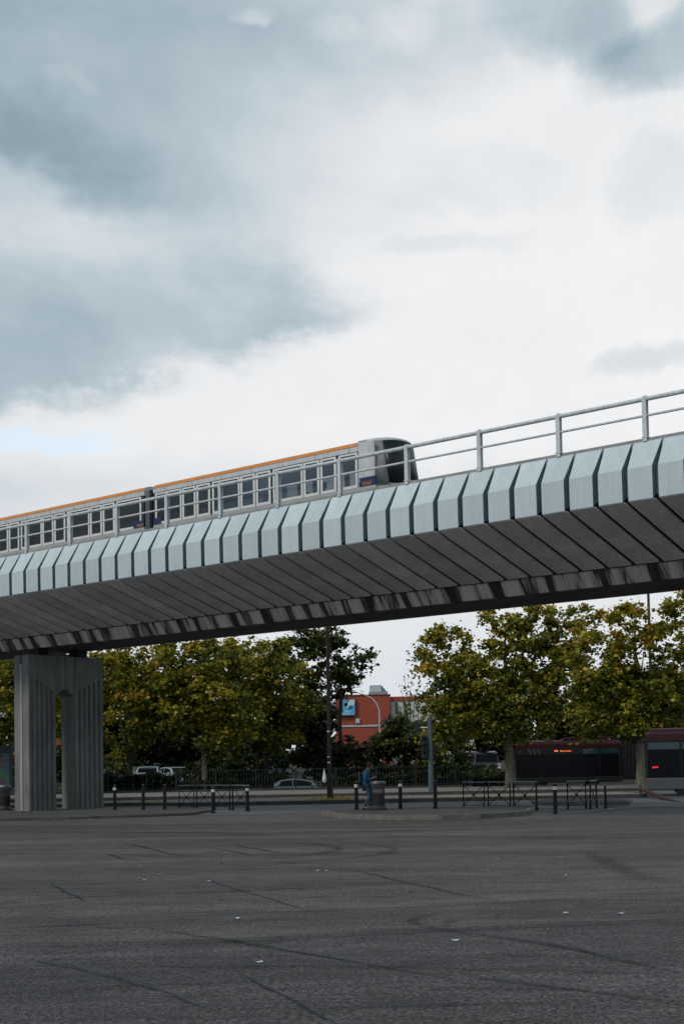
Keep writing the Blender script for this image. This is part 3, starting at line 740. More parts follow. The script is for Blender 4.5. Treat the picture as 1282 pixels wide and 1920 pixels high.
# ------------------------------------------------------------------ train (same local frame)
def train_car(label, nose, L0=6.65+2.95):
    """local x from 0 (rear) to L0 (front), y inwards from near side 0 to WT, z absolute"""
    t = thing('metro_carriage', label, 'train carriage', (0, 0, 0), -TH, 'carriages of the train on the viaduct')
    WT = 2.06; ZF, ZT = 9.0, 11.06
    xe = L0 if nose else L0
    bodyend = L0-.66 if nose else L0
    shell = MB()
    # underframe, floor, roof
    shell.box(0, bodyend, .02, WT-.02, 8.62, 9.0)
    shell.build('underframe', M['darkmetal'], t)
    fl = MB(); fl.box(.02, bodyend-.02, .03, WT-.03, 9.001, 9.06); fl.build('floor', M['interior'], t)
    # roof as arched prism
    rp = [(.0, 10.93)]
    for i in range(0, 13):
        a = math.pi*i/12; rp.append((WT/2 - (WT/2-.10)*math.cos(a), 11.03+.13*math.sin(a)))
    rp += [(WT, 10.93), (WT-.06, 10.90), (.06, 10.90)]
    MB().prism(rp, 0.02, bodyend, 'x').build('roof', M['body'], t, True)
    for y0, y1, yo in ((0., .05, -1), (WT-.05, WT, 1)):
        sd_ = MB(); sd_.box(0, bodyend, y0, y1, 9.0, 9.70); sd_.build('side_skirt', M['bodylow'], t)
        cp = MB(); cp.box(0, bodyend, y0, y1, 10.775, 10.925); cp.build('cant_panel', M['body'], t)
        # orange stripe, slanted between side and roof
        if yo < 0: pr = [(-.012, 10.93), (.085, 11.055), (.11, 11.04), (.06, 10.93)]
        else: pr = [(WT+.012, 10.93), (WT-.085, 11.055), (WT-.11, 11.04), (WT-.06, 10.93)]
        MB().prism(pr, 0.01, bodyend-.02, 'x').build('orange_stripe', M['orange'], t)
        gl_ = MB(); gl_.box(.02, bodyend, y0 - (.004 if yo < 0 else -.05), y0 + (.0 if yo < 0 else .054), 10.755, 10.772)
        gl_.build('gutter', M['blackrub'], t)
        # panel seams on the cant panel
        x = .55
        while x < bodyend-.2:
            MB().box(x, x+.012, y0-.003 if yo < 0 else y1-.001, y0+.001 if yo < 0 else y1+.003, 10.78, 10.925).build('panel_seam', M['blackrub'], t)
            x += 1.34
        def win(a, b, kind):
            yf0, yf1 = (y0-.006, y0+.03) if yo < 0 else (y1-.03, y1+.006)
            fwid = .075 if kind == 'window' else .085
            z0, z1 = 9.70, 10.75
            zb = .085
            fm = MB()
            fm.box(a, b, yf0, yf1, z0, z0+zb); fm.box(a, b, yf0, yf1, z1-.055, z1)
            fm.box(a, a+fwid, yf0, yf1, z0+zb, z1-.055); fm.box(b-fwid, b, yf0, yf1, z0+zb, z1-.055)
            f = fm.build('door_leaf' if kind == 'door' else 'window', M['frame'], t)
            ym = (yf0+yf1)/2
            MB().box(a+fwid, b-fwid, ym-.004, ym+.004, z0+zb, z1-.055).build('pane', M['trainglass'], f)
            if kind == 'window':      # dark toplight band
                MB().box(a+fwid, b-fwid, ym-.012, ym-.006, z1-.155, z1-.15).build('toplight_bar', M['blackrub'], f)
        def gapb(a, b):
            MB().box(a, b, y0+.006 if yo < 0 else y0, y1 if yo < 0 else y1-.006, 9.70, 10.755).build('door_pillar', M['blackrub'], t)
        # pattern measured from the front car's rear end
        o0 = 0.0
        win(o0+.10, o0+1.38, 'window'); gapb(o0, o0+.10); gapb(o0+1.38, o0+1.41)
        for kk in range(3):
            d0 = 1.41+2.68*kk
            win(d0, d0+.64, 'door'); win(d0+.68, d0+1.31, 'door'); gapb(d0+.64, d0+.68); gapb(d0+1.31, d0+1.41)
            if kk < 2: win(d0+1.41, d0+2.65, 'window'); gapb(d0+2.65, d0+2.68)
        if nose:
            win(8.18, 8.90, 'window')
        else:
            win(8.18, 9.45, 'window'); gapb(9.45, L0)
    # interior: seats and grab poles
    for x in (.5, 3.4, 6.1, 8.3):
        for y in (.35, WT-.75):
            sb_ = MB(); sb_.box(x, x+.42, y, y+.42, 9.065, 9.5); sb_.box(x+.36, x+.44, y, y+.42, 9.5, 9.95); sb_.build('seat', M['seat'], t)
    for x in (2.1, 4.8, 7.4):
        MB().tube([(x, WT/2, 9.06), (x, WT/2, 10.9)], .018, 6).build('grab_pole', M['steel'], t)
    # end walls
    def endwall(x0, x1):
        e = MB(); e.box(x0, x1, .06, .55, 9.061, 10.895); e.box(x0, x1, WT-.55, WT-.06, 9.061, 10.895); e.box(x0, x1, .55, WT-.55, 10.7, 10.895)
        e.build('end_wall', M['body'], t)
    endwall(0.0, .05)
    if not nose: endwall(L0-.05, L0)
    if nose:
        XB = bodyend; XN = L0
        # rounded nose shell: near side cheek, far side cheek, brow, grey corner panels, windscreen, apron
        def ringx(y):           # plan bulge of the nose
            u = (y-WT/2)/(WT/2); return L0 - .03 + .56*(1-abs(u)**2.6)
        ny = 13; ysn = [WT*i/(ny-1) for i in range(ny)]
        def surf(z): # backward lean of the face with height
            return -.24*max(0, (z-9.7)/1.4)
        def roofz(y):
            u = (y-WT/2)/(WT/2); return 11.06 + .12*(1-u*u)
        # cheeks with navy patch
        for y0, y1 in ((-.005, .05), (WT-.05, WT+.005)):
            if y0 > 1: XN = L0 - .42
            MB().box(XB+.001, XN-.06, y0, y1, 9.96, 11.02).build('nose_cheek', M['body'], t, bevel=.01)
            MB().box(XB+.04, XN-.02, y0-.003, y1+.003, 9.70, 9.955).build('navy_panel', M['navy'], t)
            MB().box(XB+.001, XN-.02, y0, y1, 9.0, 9.695).build('side_skirt', M['bodylow'], t)
        XN = L0
        # roof cap
        rc = MB(); vs = []; 
        xsn = [0, .5, .8, .93, 1.0]
        for q in xsn:
            for y in ysn:
                x1_ = ringx(y)-.27; x = XB + (x1_-XB)*q
                drop = (.035 if q > .9 else 0) + (.065 if q == 1.0 else 0)
                vs.append((x, y, roofz(y)+.012-drop))
        fs = [(i*ny+j, i*ny+j+1, (i+1)*ny+j+1, (i+1)*ny+j) for i in range(len(xsn)-1) for j in range(ny-1)]
        rc.add(vs, fs); ro = rc.build('roof_cap', M['body'], t, True)
        so_ = ro.modifiers.new('sol', 'SOLIDIFY'); so_.thickness = .05; so_.offset = -1
        # front bands: built as grid over y in ranges and z in ranges
        def face(name, ya, yb, za, zb, mt, lift=0., topcurve=False, nn=8):
            vs = []
            for i in range(nn+1):
                y = ya+(yb-ya)*i/nn
                for z in (za, zb):
                    z_ = z if not (topcurve and z == zb) else roofz(y)-.085
                    vs.append((ringx(y)+surf(z_)+lift-.05, y, z_))
            fs = [(2*i, 2*i+1, 2*i+3, 2*i+2) for i in range(nn)]
            fo_ = MB().add(vs, fs).build(name, mt, t, True)
            s_ = fo_.modifiers.new('sol', 'SOLIDIFY'); s_.thickness = .03
            return fo_
        face('front_apron', 0, WT, 9.0, 9.70, M['nose'])
        face('front_corner_panel', 0.0, .30, 9.702, 10.9, M['nose'], 0, True, 4)
        face('front_corner_panel', WT-.04, WT, 9.702, 10.9, M['nose'], 0, True, 4)
        ws = face('windscreen', .305, WT-.045, 9.76, 10.82, M['screen'], .004, True, 10)
        face('windscreen_sill', .305, WT-.125, 9.702, 9.755, M['nose'])
        MB().box(XN+.02, XN+.03, .09, .25, 9.80, 9.84).build('data_plate', M['blackrub'], t)
        # small white numbers under the corner panel and graffiti lettering on the navy panel
    return t
def text_mesh(body, size, name, mt, parent, loc, rot, ext=.004, bold=0.):
    cu = bpy.data.curves.new(name, 'FONT'); cu.body = body; cu.size = size; cu.extrude = ext; cu.offset = bold
    cu.align_x = 'LEFT'
    tmp = bpy.data.objects.new(name+'_tmp', cu); sc.collection.objects.link(tmp)
    dg = bpy.context.evaluated_depsgraph_get(); me = bpy.data.meshes.new_from_object(tmp.evaluated_get(dg))
    bpy.data.objects.remove(tmp)
    me.name = name; me.materials.clear(); me.materials.append(mt)
    o = bpy.data.objects.new(name, me); sc.collection.objects.link(o); o.location = loc; o.rotation_euler = rot
    if parent: o.parent = parent
    return o
D2 = lambda s, y: P0 + Vector((math.cos(TH), -math.sin(TH), 0))*s + Vector((math.sin(TH), math.cos(TH), 0))*y
front = train_car('leading grey metro carriage with orange roof stripe and dark windscreen', True)
front.location = D2(-6.65, 1.0)
M['graf'] = mat('orange_graffiti', (.42, .17, .06), .6)
M['platewhite'] = mat('white_lettering', (.45, .45, .43), .6)
g1 = text_mesh('WAO', .14, 'graffiti', M['graf'], front, (9.08, -.012, 9.735), (R(90), 0, 0), .002, .006)
text_mesh('VAL', .10, 'roof_lettering', M['frame'], front, (8.6, -.0, 10.955), (R(50), 0, 0), .002)
text_mesh('7024', .15, 'fleet_number', M['blackrub'], front, (9.68, .10, 9.73), (R(90), 0, R(66)), .002)
rear = train_car('second grey metro carriage coupled behind, cut off by the left edge', False)
rear.location = D2(-7.10-9.6, 1.0)
for s_ in (9.25,): text_mesh('WAO', .13, 'graffiti', M['graf'], rear, (9.22, -.012, 9.74), (R(90), 0, 0), .002, .006)
MB().box(9.05, 9.58, -.010, .002, 9.705, 9.93).build('navy_panel', M['navy'], rear)
MB().box(.02, .40, -.010, .002, 9.705, 9.93).build('navy_panel', M['navy'], front)
gw_ = MB()
gw_.box(9.60, 9.72, .25, 1.81, 8.9, 10.98); gw_.box(9.72, 9.88, .30, 1.76, 8.95, 10.95); gw_.box(9.88, 10.05, .25, 1.81, 8.9, 10.98)
gw_.build('gangway', M['blackrub'], rear)
third = train_car('third grey metro carriage of the train, beyond the left edge of the view', False)
third.location = D2(-7.10-9.6*2-.45, 1.0)

# ------------------------------------------------------------------ bollards
def make_bollard(banded):
    t = thing('bollard', '', 'bollard', (0, 0, 0), 0, 'bollards along the islands')
    MB().lathe([(.085, 0), (.085, .03), (.062, .05), (.06, .84), (.055, .86), (.062, .87), (.062, .89), (.045, .915), (.0, .925)], 16).build('post', M['bollard'], t, True)
    if banded:
        MB().lathe([(.0645, .735), (.0645, .835)], 16).build('white_band', M['whiteband'], t, True)
        MB().lathe([(.05, .916), (.03, .93)], 12).build('cap', M['binrim'], t, True)
    else:
        MB().lathe([(.05, .916), (.03, .93)], 12).build('cap', M['binrim'], t, True)
    return t
ZI = .132; ZL = .082
bl = [(216, 1518, ZL, 1, 'white-banded bollard just right of the concrete pier'),
      (269, 1518, ZL, 0, 'plain black bollard on the left island, second from the concrete pier'),
      (309, 1518, ZL, 0, 'plain black bollard nearest the left end of the crossed barriers on the left island'),
      (400, 1524.5, 0.005, 1, 'white-banded bollard standing in front of the middle of the left barrier row'),
      (464, 1521.5, 0.005, 1, 'white-banded bollard at the right end of the left barrier row'),
      (668.5, 1518, ZI, 1, 'white-banded bollard to the left of the person in blue'),
      (750.5, 1517, ZI, 1, 'white-banded bollard to the right of the litter bin on the central island'),
      (816, 1516, ZI, 0, 'plain black bollard on the central island below the traffic signal post'),
      (1040.5, 1526, 0.005, 1, 'tall white-banded bollard on the road between the two right barrier groups')]
bb = {1: None, 0: None}
for x, y, z, b, lab in bl:
    p = gnd(x, y, z)
    if bb[b] is None:
        bb[b] = make_bollard(b); o = bb[b]; o.location = (p.x, p.y, z); o['label'] = lab
    else: o = dup(bb[b], (p.x, p.y, z), random.uniform(0, 6), lab)
    o.rotation_euler = (R(random.uniform(-.8, .8)), R(random.uniform(-.8, .8)), 0)

# ------------------------------------------------------------------ crossed barriers
def make_barrier():
    t = thing('pedestrian_barrier', '', 'barrier', (0, 0, 0), 0, 'crossed pedestrian barriers')
    H = .94; W = 1.0
    for x in (.025, W-.025):
        MB().tube([(x, 0, 0), (x, 0, H-.03)], .024, 8).build('post', M['barrier'], t, True)
        MB().lathe([(.045, 0), (.045, .10), (.026, .13)], 10, (x, 0)).build('post_foot', M['barrier'], t, True)
    MB().box(0, W, -.035, .035, H-.03, H+.012).build('top_rail', M['barriertop'], t, bevel=.008)
    MB().tube([(.03, 0, H-.10), (W-.03, 0, H-.10)], .012, 6).build('cross_rail', M['barrier'], t)
    MB().tube([(.03, 0, .13), (W-.03, 0, .13)], .012, 6).build('cross_rail', M['barrier'], t)
    MB().tube([(.03, 0, .14), (W-.03, 0, H-.11)], .013, 6).build('brace', M['barrier'], t)
    MB().tube([(.03, .004, H-.11), (W-.03, .004, .14)], .013, 6).build('brace', M['barrier'], t)
    MB().add(*(lambda m_: (m_.v, m_.f))(MB().lathe([(.001, -.02), (.05, -.012), (.05, .012), (.001, .02)], 12))).build('boss', M['barrier'], t)
    t.children
    for ch in kids(t):
        if ch.name.startswith('boss'): ch.rotation_euler = (R(90), 0, 0); ch.location = (W/2, 0, (H-.11+.14)/2)
    return t
bar = [((336, 1518), (365, 1518), 'leftmost crossed barrier of the row beside the left island'),
       ((369, 1518), (399, 1518.5), 'second crossed barrier of the left row, partly behind the banded bollard'),
       ((402, 1518.5), (432, 1519), 'third crossed barrier of the left row, just right of the banded bollard'),
       ((436, 1519), (467, 1521), 'rightmost crossed barrier of the left row, ending at a banded bollard'),
       ((868, 1517), (909, 1517), 'left one of the three crossed barriers at the right tip of the central island'),
       ((914, 1517), (957.5, 1517.5), 'middle one of the three crossed barriers at the right tip of the central island'),
       ((962, 1517.5), (1007, 1519.5), 'right one of the three crossed barriers at the tip of the central island'),
       ((1063, 1518), (1099, 1516.5), 'crossed barrier nearest the tall bollard on the road, in the right group'),
       ((1106, 1517.5), (1138, 1512), 'crossed barrier turned away in the middle of the right group'),
       ((1134, 1518), (1143, 1517.6), 'narrow seen end-on crossed barrier closing the right group')]
b0 = None
for a, b, lab in bar:
    pa, pb = gnd(*a), gnd(*b)
    dd = pb-pa
    if b0 is None: b0 = make_barrier(); o = b0; o['label'] = lab
    else: o = dup(b0, label=lab)
    o.location = pa; o.rotation_euler = (0, 0, math.atan2(dd.y, dd.x))
    if 'end-on' in lab: o.rotation_euler = (0, 0, R(78)); o.scale = (1, 1, .84)
    elif 'turned away' in lab: o.scale = (1.1, 1, 1)
    else: o.scale = (dd.length, 1, 1)

# ------------------------------------------------------------------ litter bins
def make_bin(label, loc, s=1.):
    t = thing('litter_bin', label, 'litter bin', loc, 0)
    MB().lathe([(.33, 0), (.34, .05), (.30, .09), (.25, .14), (.24, .16)], 20).build('base', M['binmesh'], t, True)
    body = MB()
    for k in range(26):
        a = 2*math.pi*k/26
        body.tube([(.235*math.cos(a), .235*math.sin(a), .15), (.225*math.cos(a), .225*math.sin(a), .5), (.245*math.cos(a), .245*math.sin(a), .93)], .009, 4)
    for z, r_ in ((.16, .24), (.35, .235), (.55, .235), (.75, .24)):
        ring = [(r_*math.cos(2*math.pi*i/24), r_*math.sin(2*math.pi*i/24), z) for i in range(25)]
        body.tube(ring, .009, 4, False)
    body.build('cage', M['binmesh'], t)
    MB().lathe([(.20, .15), (.205, .5), (.20, .60)], 16).build('rubbish', M['darkmetal'], t, True)
    bag = MB(); n = 24
    prof = [(.212, .17), (.218, .45), (.215, .62), (.235, .80), (.262, .935), (.268, .95), (.27, .90), (.262, .80)]
    b = len(bag.v)
    for r_, z in prof:
        for k in range(n):
            a = 2*math.pi*k/n; rr = r_*(1+.03*math.sin(5*a+z*9)); bag.v.append((rr*math.cos(a), rr*math.sin(a), z+.02*math.sin(3*a)*(z > .75)))
    for i in range(len(prof)-1):
        for k in range(n): bag.f.append((i*n+k, i*n+(k+1) % n, (i+1)*n+(k+1) % n, (i+1)*n+k))
    bag.build('bag', M['bagfilm'], t, True)
    ring = [(.27*math.cos(2*math.pi*i/24), .27*math.sin(2*math.pi*i/24), .965) for i in range(25)]
    MB().tube(ring, .018, 6, False).build('rim', M['binrim'], t, True)
    MB().lathe([(.255, .99), (.262, 1.01), (.25, 1.03)], 20).build('lid', M['binrim'], t, True)
    t.scale = (s, s, s)
    return t
p = gnd(709, 1518.5, ZI); make_bin('round wire litter bin with clear bag beside the person in blue', (p.x, p.y, ZI), .90)
p = gnd(9, 1519, ZL); make_bin('dark round litter bin left of the concrete pier, cut by the edge', (p.x, p.y, ZL), .95)

# ------------------------------------------------------------------ person
def skin_obj(name, verts, edges, radii, mt, parent, sub=1):
    me = bpy.data.meshes.new(name); me.from_pydata(verts, edges, []); me.update()
    o = bpy.data.objects.new(name, me); sc.collection.objects.link(o); me.materials.append(mt)
    if not me.skin_vertices:
        bpy.context.view_layer.objects.active = o
    mod = o.modifiers.new('skin', 'SKIN'); mod.use_smooth_shade = True
    if not me.skin_vertices: me.attributes  # layer is created with the modifier
    sl = me.skin_vertices
    if len(sl) == 0:
        bpy.ops.object.select_all(action='DESELECT'); o.select_set(True); bpy.context.view_layer.objects.active = o
        try: bpy.ops.mesh.customdata_skin_add()
        except Exception: pass
        sl = me.skin_vertices
    for i, r_ in enumerate(radii):
        sl[0].data[i].radius = r_ if isinstance(r_, tuple) else (r_, r_); sl[0].data[i].use_root = (i == 0)
    s_ = o.modifiers.new('sub', 'SUBSURF'); s_.levels = sub; s_.render_levels = sub
    o.parent = parent
    return o
def make_person():
    p = gnd(689, 1518.5, ZI)
    t = thing('person', 'person in blue jacket and jeans looking down at a phone by the litter bin', 'person', (p.x, p.y, ZI))
    K = 1.03
    # side pose, facing +x. y negative is towards the camera
    pel = (-.02, 0, .80)
    B = {'pel': (pel, (.13, .11)), 'sp': ((-.04, 0, .95), (.12, .10)), 'ch': ((-.03, 0, 1.16), (.15, .12)), 'nk': ((.03, 0, 1.32), (.055, .055)), 'hb': ((.07, 0, 1.36), (.06, .06))}
    verts = [B[k][0] for k in B]; rad = [B[k][1] for k in B]; idx = {k: i for i, k in enumerate(B)}
    edges = [(0, 1), (1, 2), (2, 3), (3, 4)]
    def chain(start, pts):
        prev = idx[start]
        for nm, pos, r_ in pts:
            verts.append(pos); rad.append((r_, r_)); idx[nm] = len(verts)-1; edges.append((prev, idx[nm])); prev = idx[nm]
    for sgn, s_, in ((-1, 'n'), (1, 'f')):
        y = .17*sgn
        hx = .0 if sgn < 0 else .03
        chain('ch', [(s_+'sh', (-.02, y, 1.24), .062), (s_+'el', (-.04+hx*2, y*1.25, .99), .046), (s_+'wr', (.15+hx, y*.55, 1.02), .030), (s_+'pm', (.205+hx, y*.42, 1.045), .033)])
        # five fingers
        bx, by, bz = .225+hx, y*.38, 1.05
        for f_ in range(4):
            oy = (f_-1.5)*.019; ln = (.060, .070, .066, .052)[f_]
            chain(s_+'pm', [(s_+'f%da' % f_, (bx+.03, by+oy, bz+.004), .0095), (s_+'f%db' % f_, (bx+.03+ln*.5, by+oy*.9, bz+.024), .0085), (s_+'f%dc' % f_, (bx+.02+ln*.4, by+oy*.8, bz+.046), .007)])
        chain(s_+'pm', [(s_+'t1', (.21+hx, by-.035*sgn, 1.075), .012), (s_+'t2', (.24+hx, by-.03*sgn, 1.098), .009)])
    LG = {'n': [(-.0, .52, .0), (.06, .40), (-.17, .075)], 'f': None}
    chain('pel', [('nh', (-.01, -.09, .76), .085), ('nk', (.09, -.10, .42), .055), ('na', (-.13, -.10, .10), .036), ('nt', (-.03, -.11, .03), .032)])
    chain('pel', [('fh', (-.01, .09, .76), .085), ('fk', (.13, .10, .42), .055), ('fa', (.06, .10, .09), .036), ('ft', (.19, .11, .03), .032)])
    rad = [(a*.74, b*.74) if i < 4 else ((a, b) if (a < .04 or i == 4) else (a*.8, b*.8)) for i, (a, b) in enumerate([r if isinstance(r, tuple) else (r, r) for r in rad])]
    skin_obj('body', verts, edges, rad, M['skin'], t, 1)
    # head with face: lofted mesh joined visually with the neck
    import bmesh
    bm = bmesh.new(); bmesh.ops.create_uvsphere(bm, u_segments=24, v_segments=16, radius=1)
    for v in bm.verts:
        x, y, z = v.co
        sx = .098; X = x*sx; Y = y*.075; Z = z*.118
        if z < 0: X *= (1 + .18*z); Y *= (1 + .32*z)
        if x > .2:
            X += .020*math.exp(-((y/.16)**2))*math.exp(-(((z+.12)/.16)**2))     # nose
            X += .007*math.exp(-((y/.3)**2))*math.exp(-(((z+.46)/.10)**2))      # lips
            X += .008*math.exp(-((y/.3)**2))*math.exp(-(((z+.80)/.14)**2))      # chin
            for e_ in (-1, 1): X -= .012*math.exp(-(((y-e_*.42)/.18)**2))*math.exp(-(((z-.05)/.12)**2))
        for e_ in (-1, 1): Y += e_*.016*math.exp(-((x/.16)**2))*math.exp(-(((z+.02)/.22)**2))*max(0, e_*y)
        v.co = (X, Y, Z)
    me = bpy.data.meshes.new('head'); bm.to_mesh(me); bm.free(); me.materials.append(M['skin'])
    for q in me.polygons: q.use_smooth = True
    hd = bpy.data.objects.new('head', me); sc.collection.objects.link(hd); hd.parent = t
    hd.location = (.105, 0, 1.44); hd.rotation_euler = (0, R(32), 0)
    for e_ in (-1, 1):
        MB().lathe([(.0, -.009), (.009, -.003), (.009, .003), (.0, .009)], 8).build('eye', M['hair'], hd).location = (.082, e_*.030, .006)
    hb = bmesh.new(); bmesh.ops.create_uvsphere(hb, u_segments=20, v_segments=14, radius=1)
    for v in hb.verts:
        x, y, z = v.co
        v.co = (x*.112-.008, y*.090, z*.126+.012)
    geo = [v for v in hb.verts if (v.co.x > .035 and v.co.z < .055) or v.co.z < -.07]
    bmesh.ops.delete(hb, geom=geo, context='VERTS')
    for v in hb.verts: v.co += Vector((random.uniform(-1, 1), random.uniform(-1, 1), random.uniform(-1, 1)))*.004
    me = bpy.data.meshes.new('hair'); hb.to_mesh(me); hb.free(); me.materials.append(M['hair'])
    hr = bpy.data.objects.new('hair', me); sc.collection.objects.link(hr); hr.parent = hd
    hr.modifiers.new('sol', 'SOLIDIFY').thickness = .012
    # jacket
    v2 = [(-.03, 0, .72), (-.05, 0, .92), (-.045, 0, 1.10), (-.03, 0, 1.24), (.02, 0, 1.32)]
    r2 = [(.15, .13), (.155, .125), (.18, .15), (.165, .13), (.075, .075)]
    e2 = [(0, 1), (1, 2), (2, 3), (3, 4)]
    for sgn, hx in ((-1, 0), (1, .03)):
        y = .17*sgn; b = len(v2)
        v2 += [(-.02, y, 1.235), (-.06+hx, y*1.28, 1.11), (-.055+hx*2, y*1.30, .985), (.05+hx, y*.95, .995), (.135+hx, y*.6, 1.015)]
        r2 += [(.082, .082), (.074, .074), (.066, .066), (.055, .055), (.045, .045)]
        e2 += [(3, b), (b, b+1), (b+1, b+2), (b+2, b+3), (b+3, b+4)]
    skin_obj('jacket', v2, e2, r2, M['jacket'], t, 2)
    v3 = [(-.02, 0, .80), (-.01, -.09, .72), (.05, -.10, .56), (.09, -.10, .42), (-.02, -.10, .26), (-.12, -.10, .11),
          (-.01, .09, .72), (.06, .10, .56), (.13, .10, .42), (.10, .10, .26), (.06, .10, .11)]
    r3 = [(.145, .125), (.10, .10), (.088, .088), (.074, .074), (.064, .064), (.055, .055), (.10, .10), (.088, .088), (.074, .074), (.064, .064), (.055, .055)]
    skin_obj('trousers', v3, [(0, 1), (1, 2), (2, 3), (3, 4), (4, 5), (0, 6), (6, 7), (7, 8), (8, 9), (9, 10)], r3, M['jeans'], t, 2)
    for y, x in ((-.105, -.14), (.105, .05)):
        skin_obj('shoe', [(x-.05, y, .045), (x+.05, y, .04), (x+.14, y, .032)], [(0, 1), (1, 2)], [(.045, .042), (.042, .038), (.034, .028)], M['shoe'], t, 2)
    MB().box(-.30, -.17, -.13, .13, .86, 1.24).build('backpack', M['shoe'], t, bevel=.05, seg=3)
    ph = thing('phone', 'dark phone held in both hands by the person in blue', 'phone', (p.x+.285, p.y, ZI+1.10))
    MB().box(-.005, .005, -.036, .036, -.06, .07).build('case', M['darkmetal'], ph, bevel=.003).rotation_euler = (0, R(-35), 0)
    sc_ = MB().box(-.0068, -.0052, -.032, .032, -.055, .065).build('screen', M['glassdark'], ph); sc_.rotation_euler = (0, R(-35), 0)
make_person()

# ------------------------------------------------------------------ posts & signals
p = gnd(619, 1498, .15)
t = thing('street_lamp', 'tall dark brown steel lamp post rising behind the viaduct beam, leaves round its foot', 'lamp post', (p.x, p.y, .15))
MB().tube([(0, 0, 0), (0, 0, 1.1)], [.135, .13], 12).build('base_sleeve', M['postbrown'], t, True)
MB().tube([(0, 0, 1.1), (0, 0, 12.5), (0, -.2, 13.1), (0, -1.6, 13.4)], [.085, .065, .055, .045], 12).build('pole', M['postbrown'], t, True)
MB().box(-.12, .12, -2.2, -1.5, 13.33, 13.47).build('lantern', M['greymetal'], t, bevel=.04)
for z, s_ in ((1.55, .05), (1.8, .04), (2.9, .05)):
    MB().box(-.09, -.09+s_*2.2, -.125, -.108, z, z+s_*1.4).build('sticker', M['whiteband'], t)
YS = 74.9
p = at(808, 1482, YS); hz_ = .15
t = thing('traffic_signal', 'blue-grey signal post with dark traffic light head seen from the side', 'traffic light', (p.x, YS, .15))
MB().tube([(0, 0, 0), (0, 0, 3.9)], [.145, .12], 14).build('post', M['greymetal'], t, True)
MB().box(-.47, -.16, -.16, .16, 1.75, 2.95).build('signal_head', M['darkmetal'], t, bevel=.03)
MB().tube([(-.60, 0, 3.35), (-.13, 0, 3.35)], .035, 8).build('arm', M['white'], t, True)
MB().box(-.78, -.55, -.12, .12, 3.15, 3.75).build('camera_box', M['darkmetal'], t, bevel=.03)
for z in (2.05, 2.4, 2.75):
    MB().tube([(-.32, -.16, z), (-.32, -.34, z)], [.09, .10], 10, False).build('visor', M['darkmetal'], t)
MB().box(-.16, -.10, -.04, .04, 1.7, 1.76).build('bracket', M['greymetal'], t)
p = at(1217, 1200, 100)
t = thing('antenna_mast', 'thin dark mast standing behind the right trees under the viaduct', 'mast', (p.x, 100, hgt(100)))
MB().tube([(0, 0, 0), (0, 0, 15)], [.12, .09], 8).build('pole', M['postbrown'], t, True)
# curved lamp in front of the brick building
YL = 120; p = at(712, 1378, YL)
t = thing('street_lamp', 'slim pale street lamp with curved arm in front of the brick building', 'lamp post', (p.x, YL, hgt(YL)))
tp_ = at(686, 1300, YL); tp2 = at(655, 1297, YL)
pts = [(0, 0, 0), (0, 0, at(712, 1345, YL).z-hgt(YL))]
for px_, py_ in ((711, 1332), (706, 1320), (697, 1309), (684, 1303), (668, 1298.5)):
    q = at(px_, py_, YL); pts.append((q.x-p.x, 0, q.z-hgt(YL)))
MB().tube(pts, [.09, .07, .06, .055, .05, .045, .04], 8).build('curved_pole', M['concrete'], t, True)
q = pts[-1]; MB().box(q[0]-.55, q[0]+.05, -.12, .12, q[2]-.05, q[2]+.06).build('lantern', M['greymetal'], t, bevel=.03)
# sloping brown bar by the right edge
a = at(1200, 1479, 62); b = at(1300, 1516, 50.5)
t = thing('brown_bar', 'long rust brown bar slanting down to the road below the right-hand bus', 'metal bar', a)
M['rustbar'] = mat('rusty_bar', (.055, .022, .015), .8, var=.5, scale=5)
MB().tube([(0, 0, 0), tuple((b-a)*.5+Vector((0, 0, -.03))), tuple(b-a)], .085, 8).build('bar', M['rustbar'], t, True)
MB().tube([(0, 0, .12), (0, 0, -a.z)], .05, 8).build('stub_post', M['postbrown'], t, True)

# small white sign plate right of dark vehicle, orange sign behind the pier, advertising panel at left
p = at(935, 1436, 96)
t = thing('notice_sign', 'small blank white notice plate standing beside the dark van', 'sign', (p.x, 96, hgt(96)))
MB().box(-.10, .10, -.02, .02, p.z-hgt(96)-.17, p.z-hgt(96)+.17).build('plate', M['white'], t)
MB().tube([(0, .05, 0), (0, .05, p.z-hgt(96)+.1)], .03, 6).build('post', M['darkmetal'], t)
p = at(108, 1391, 80)
t = thing('road_sign', 'small orange sign on a thin grey post seen through the pier slot', 'sign', (p.x, 80, .15))
MB().box(-.32, .20, -.02, .02, p.z-.15-.18, p.z-.15+.18).build('plate', mat('dull_orange_sign', (.20, .07, .02), .7), t)
MB().box(-.13, -.09, .021, .05, p.z-.15-3, p.z-.15+.1).build('post', M['greymetal'], t)
YA = 60
p = at(2, 1450, YA)
t = thing('advertising_panel', 'dark framed advertising panel with teal poster at the left edge', 'poster panel', (p.x, YA, .12))
zt = at(2, 1412, YA).z-.12; zb = at(2, 1478, YA).z-.12
fmb = MB(); W_ = .38
fmb.box(-1.2, W_+.12, -.08, .08, zb-.10, zb); fmb.box(-1.2, W_+.12, -.08, .08, zt, zt+.3); fmb.box(W_, W_+.12, -.08, .08, zb, zt); fmb.box(-1.2, -1.08, -.08, .08, zb, zt)
fmb.build('frame', M['darkmetal'], t, bevel=.01)
MB().box(-1.08, W_, -.03, .0, zb, zt).build('poster', M['poster'], t)
for (a_, b_, c_, d_, mt) in ((-.1, .16, .72, .84, 'posterred'), (-.25, .1, .60, .66, 'posterred'), (-.15, .18, .32, .46, 'postergreen'), (-.3, .22, .14, .22, 'posterred'), (-.2, .1, .9, .95, 'darkmetal')):
    hh = zt-zb
    MB().box(a_, b_, -.036, -.031, zb+hh*c_, zb+hh*d_).build('poster_shape', M[mt], t)
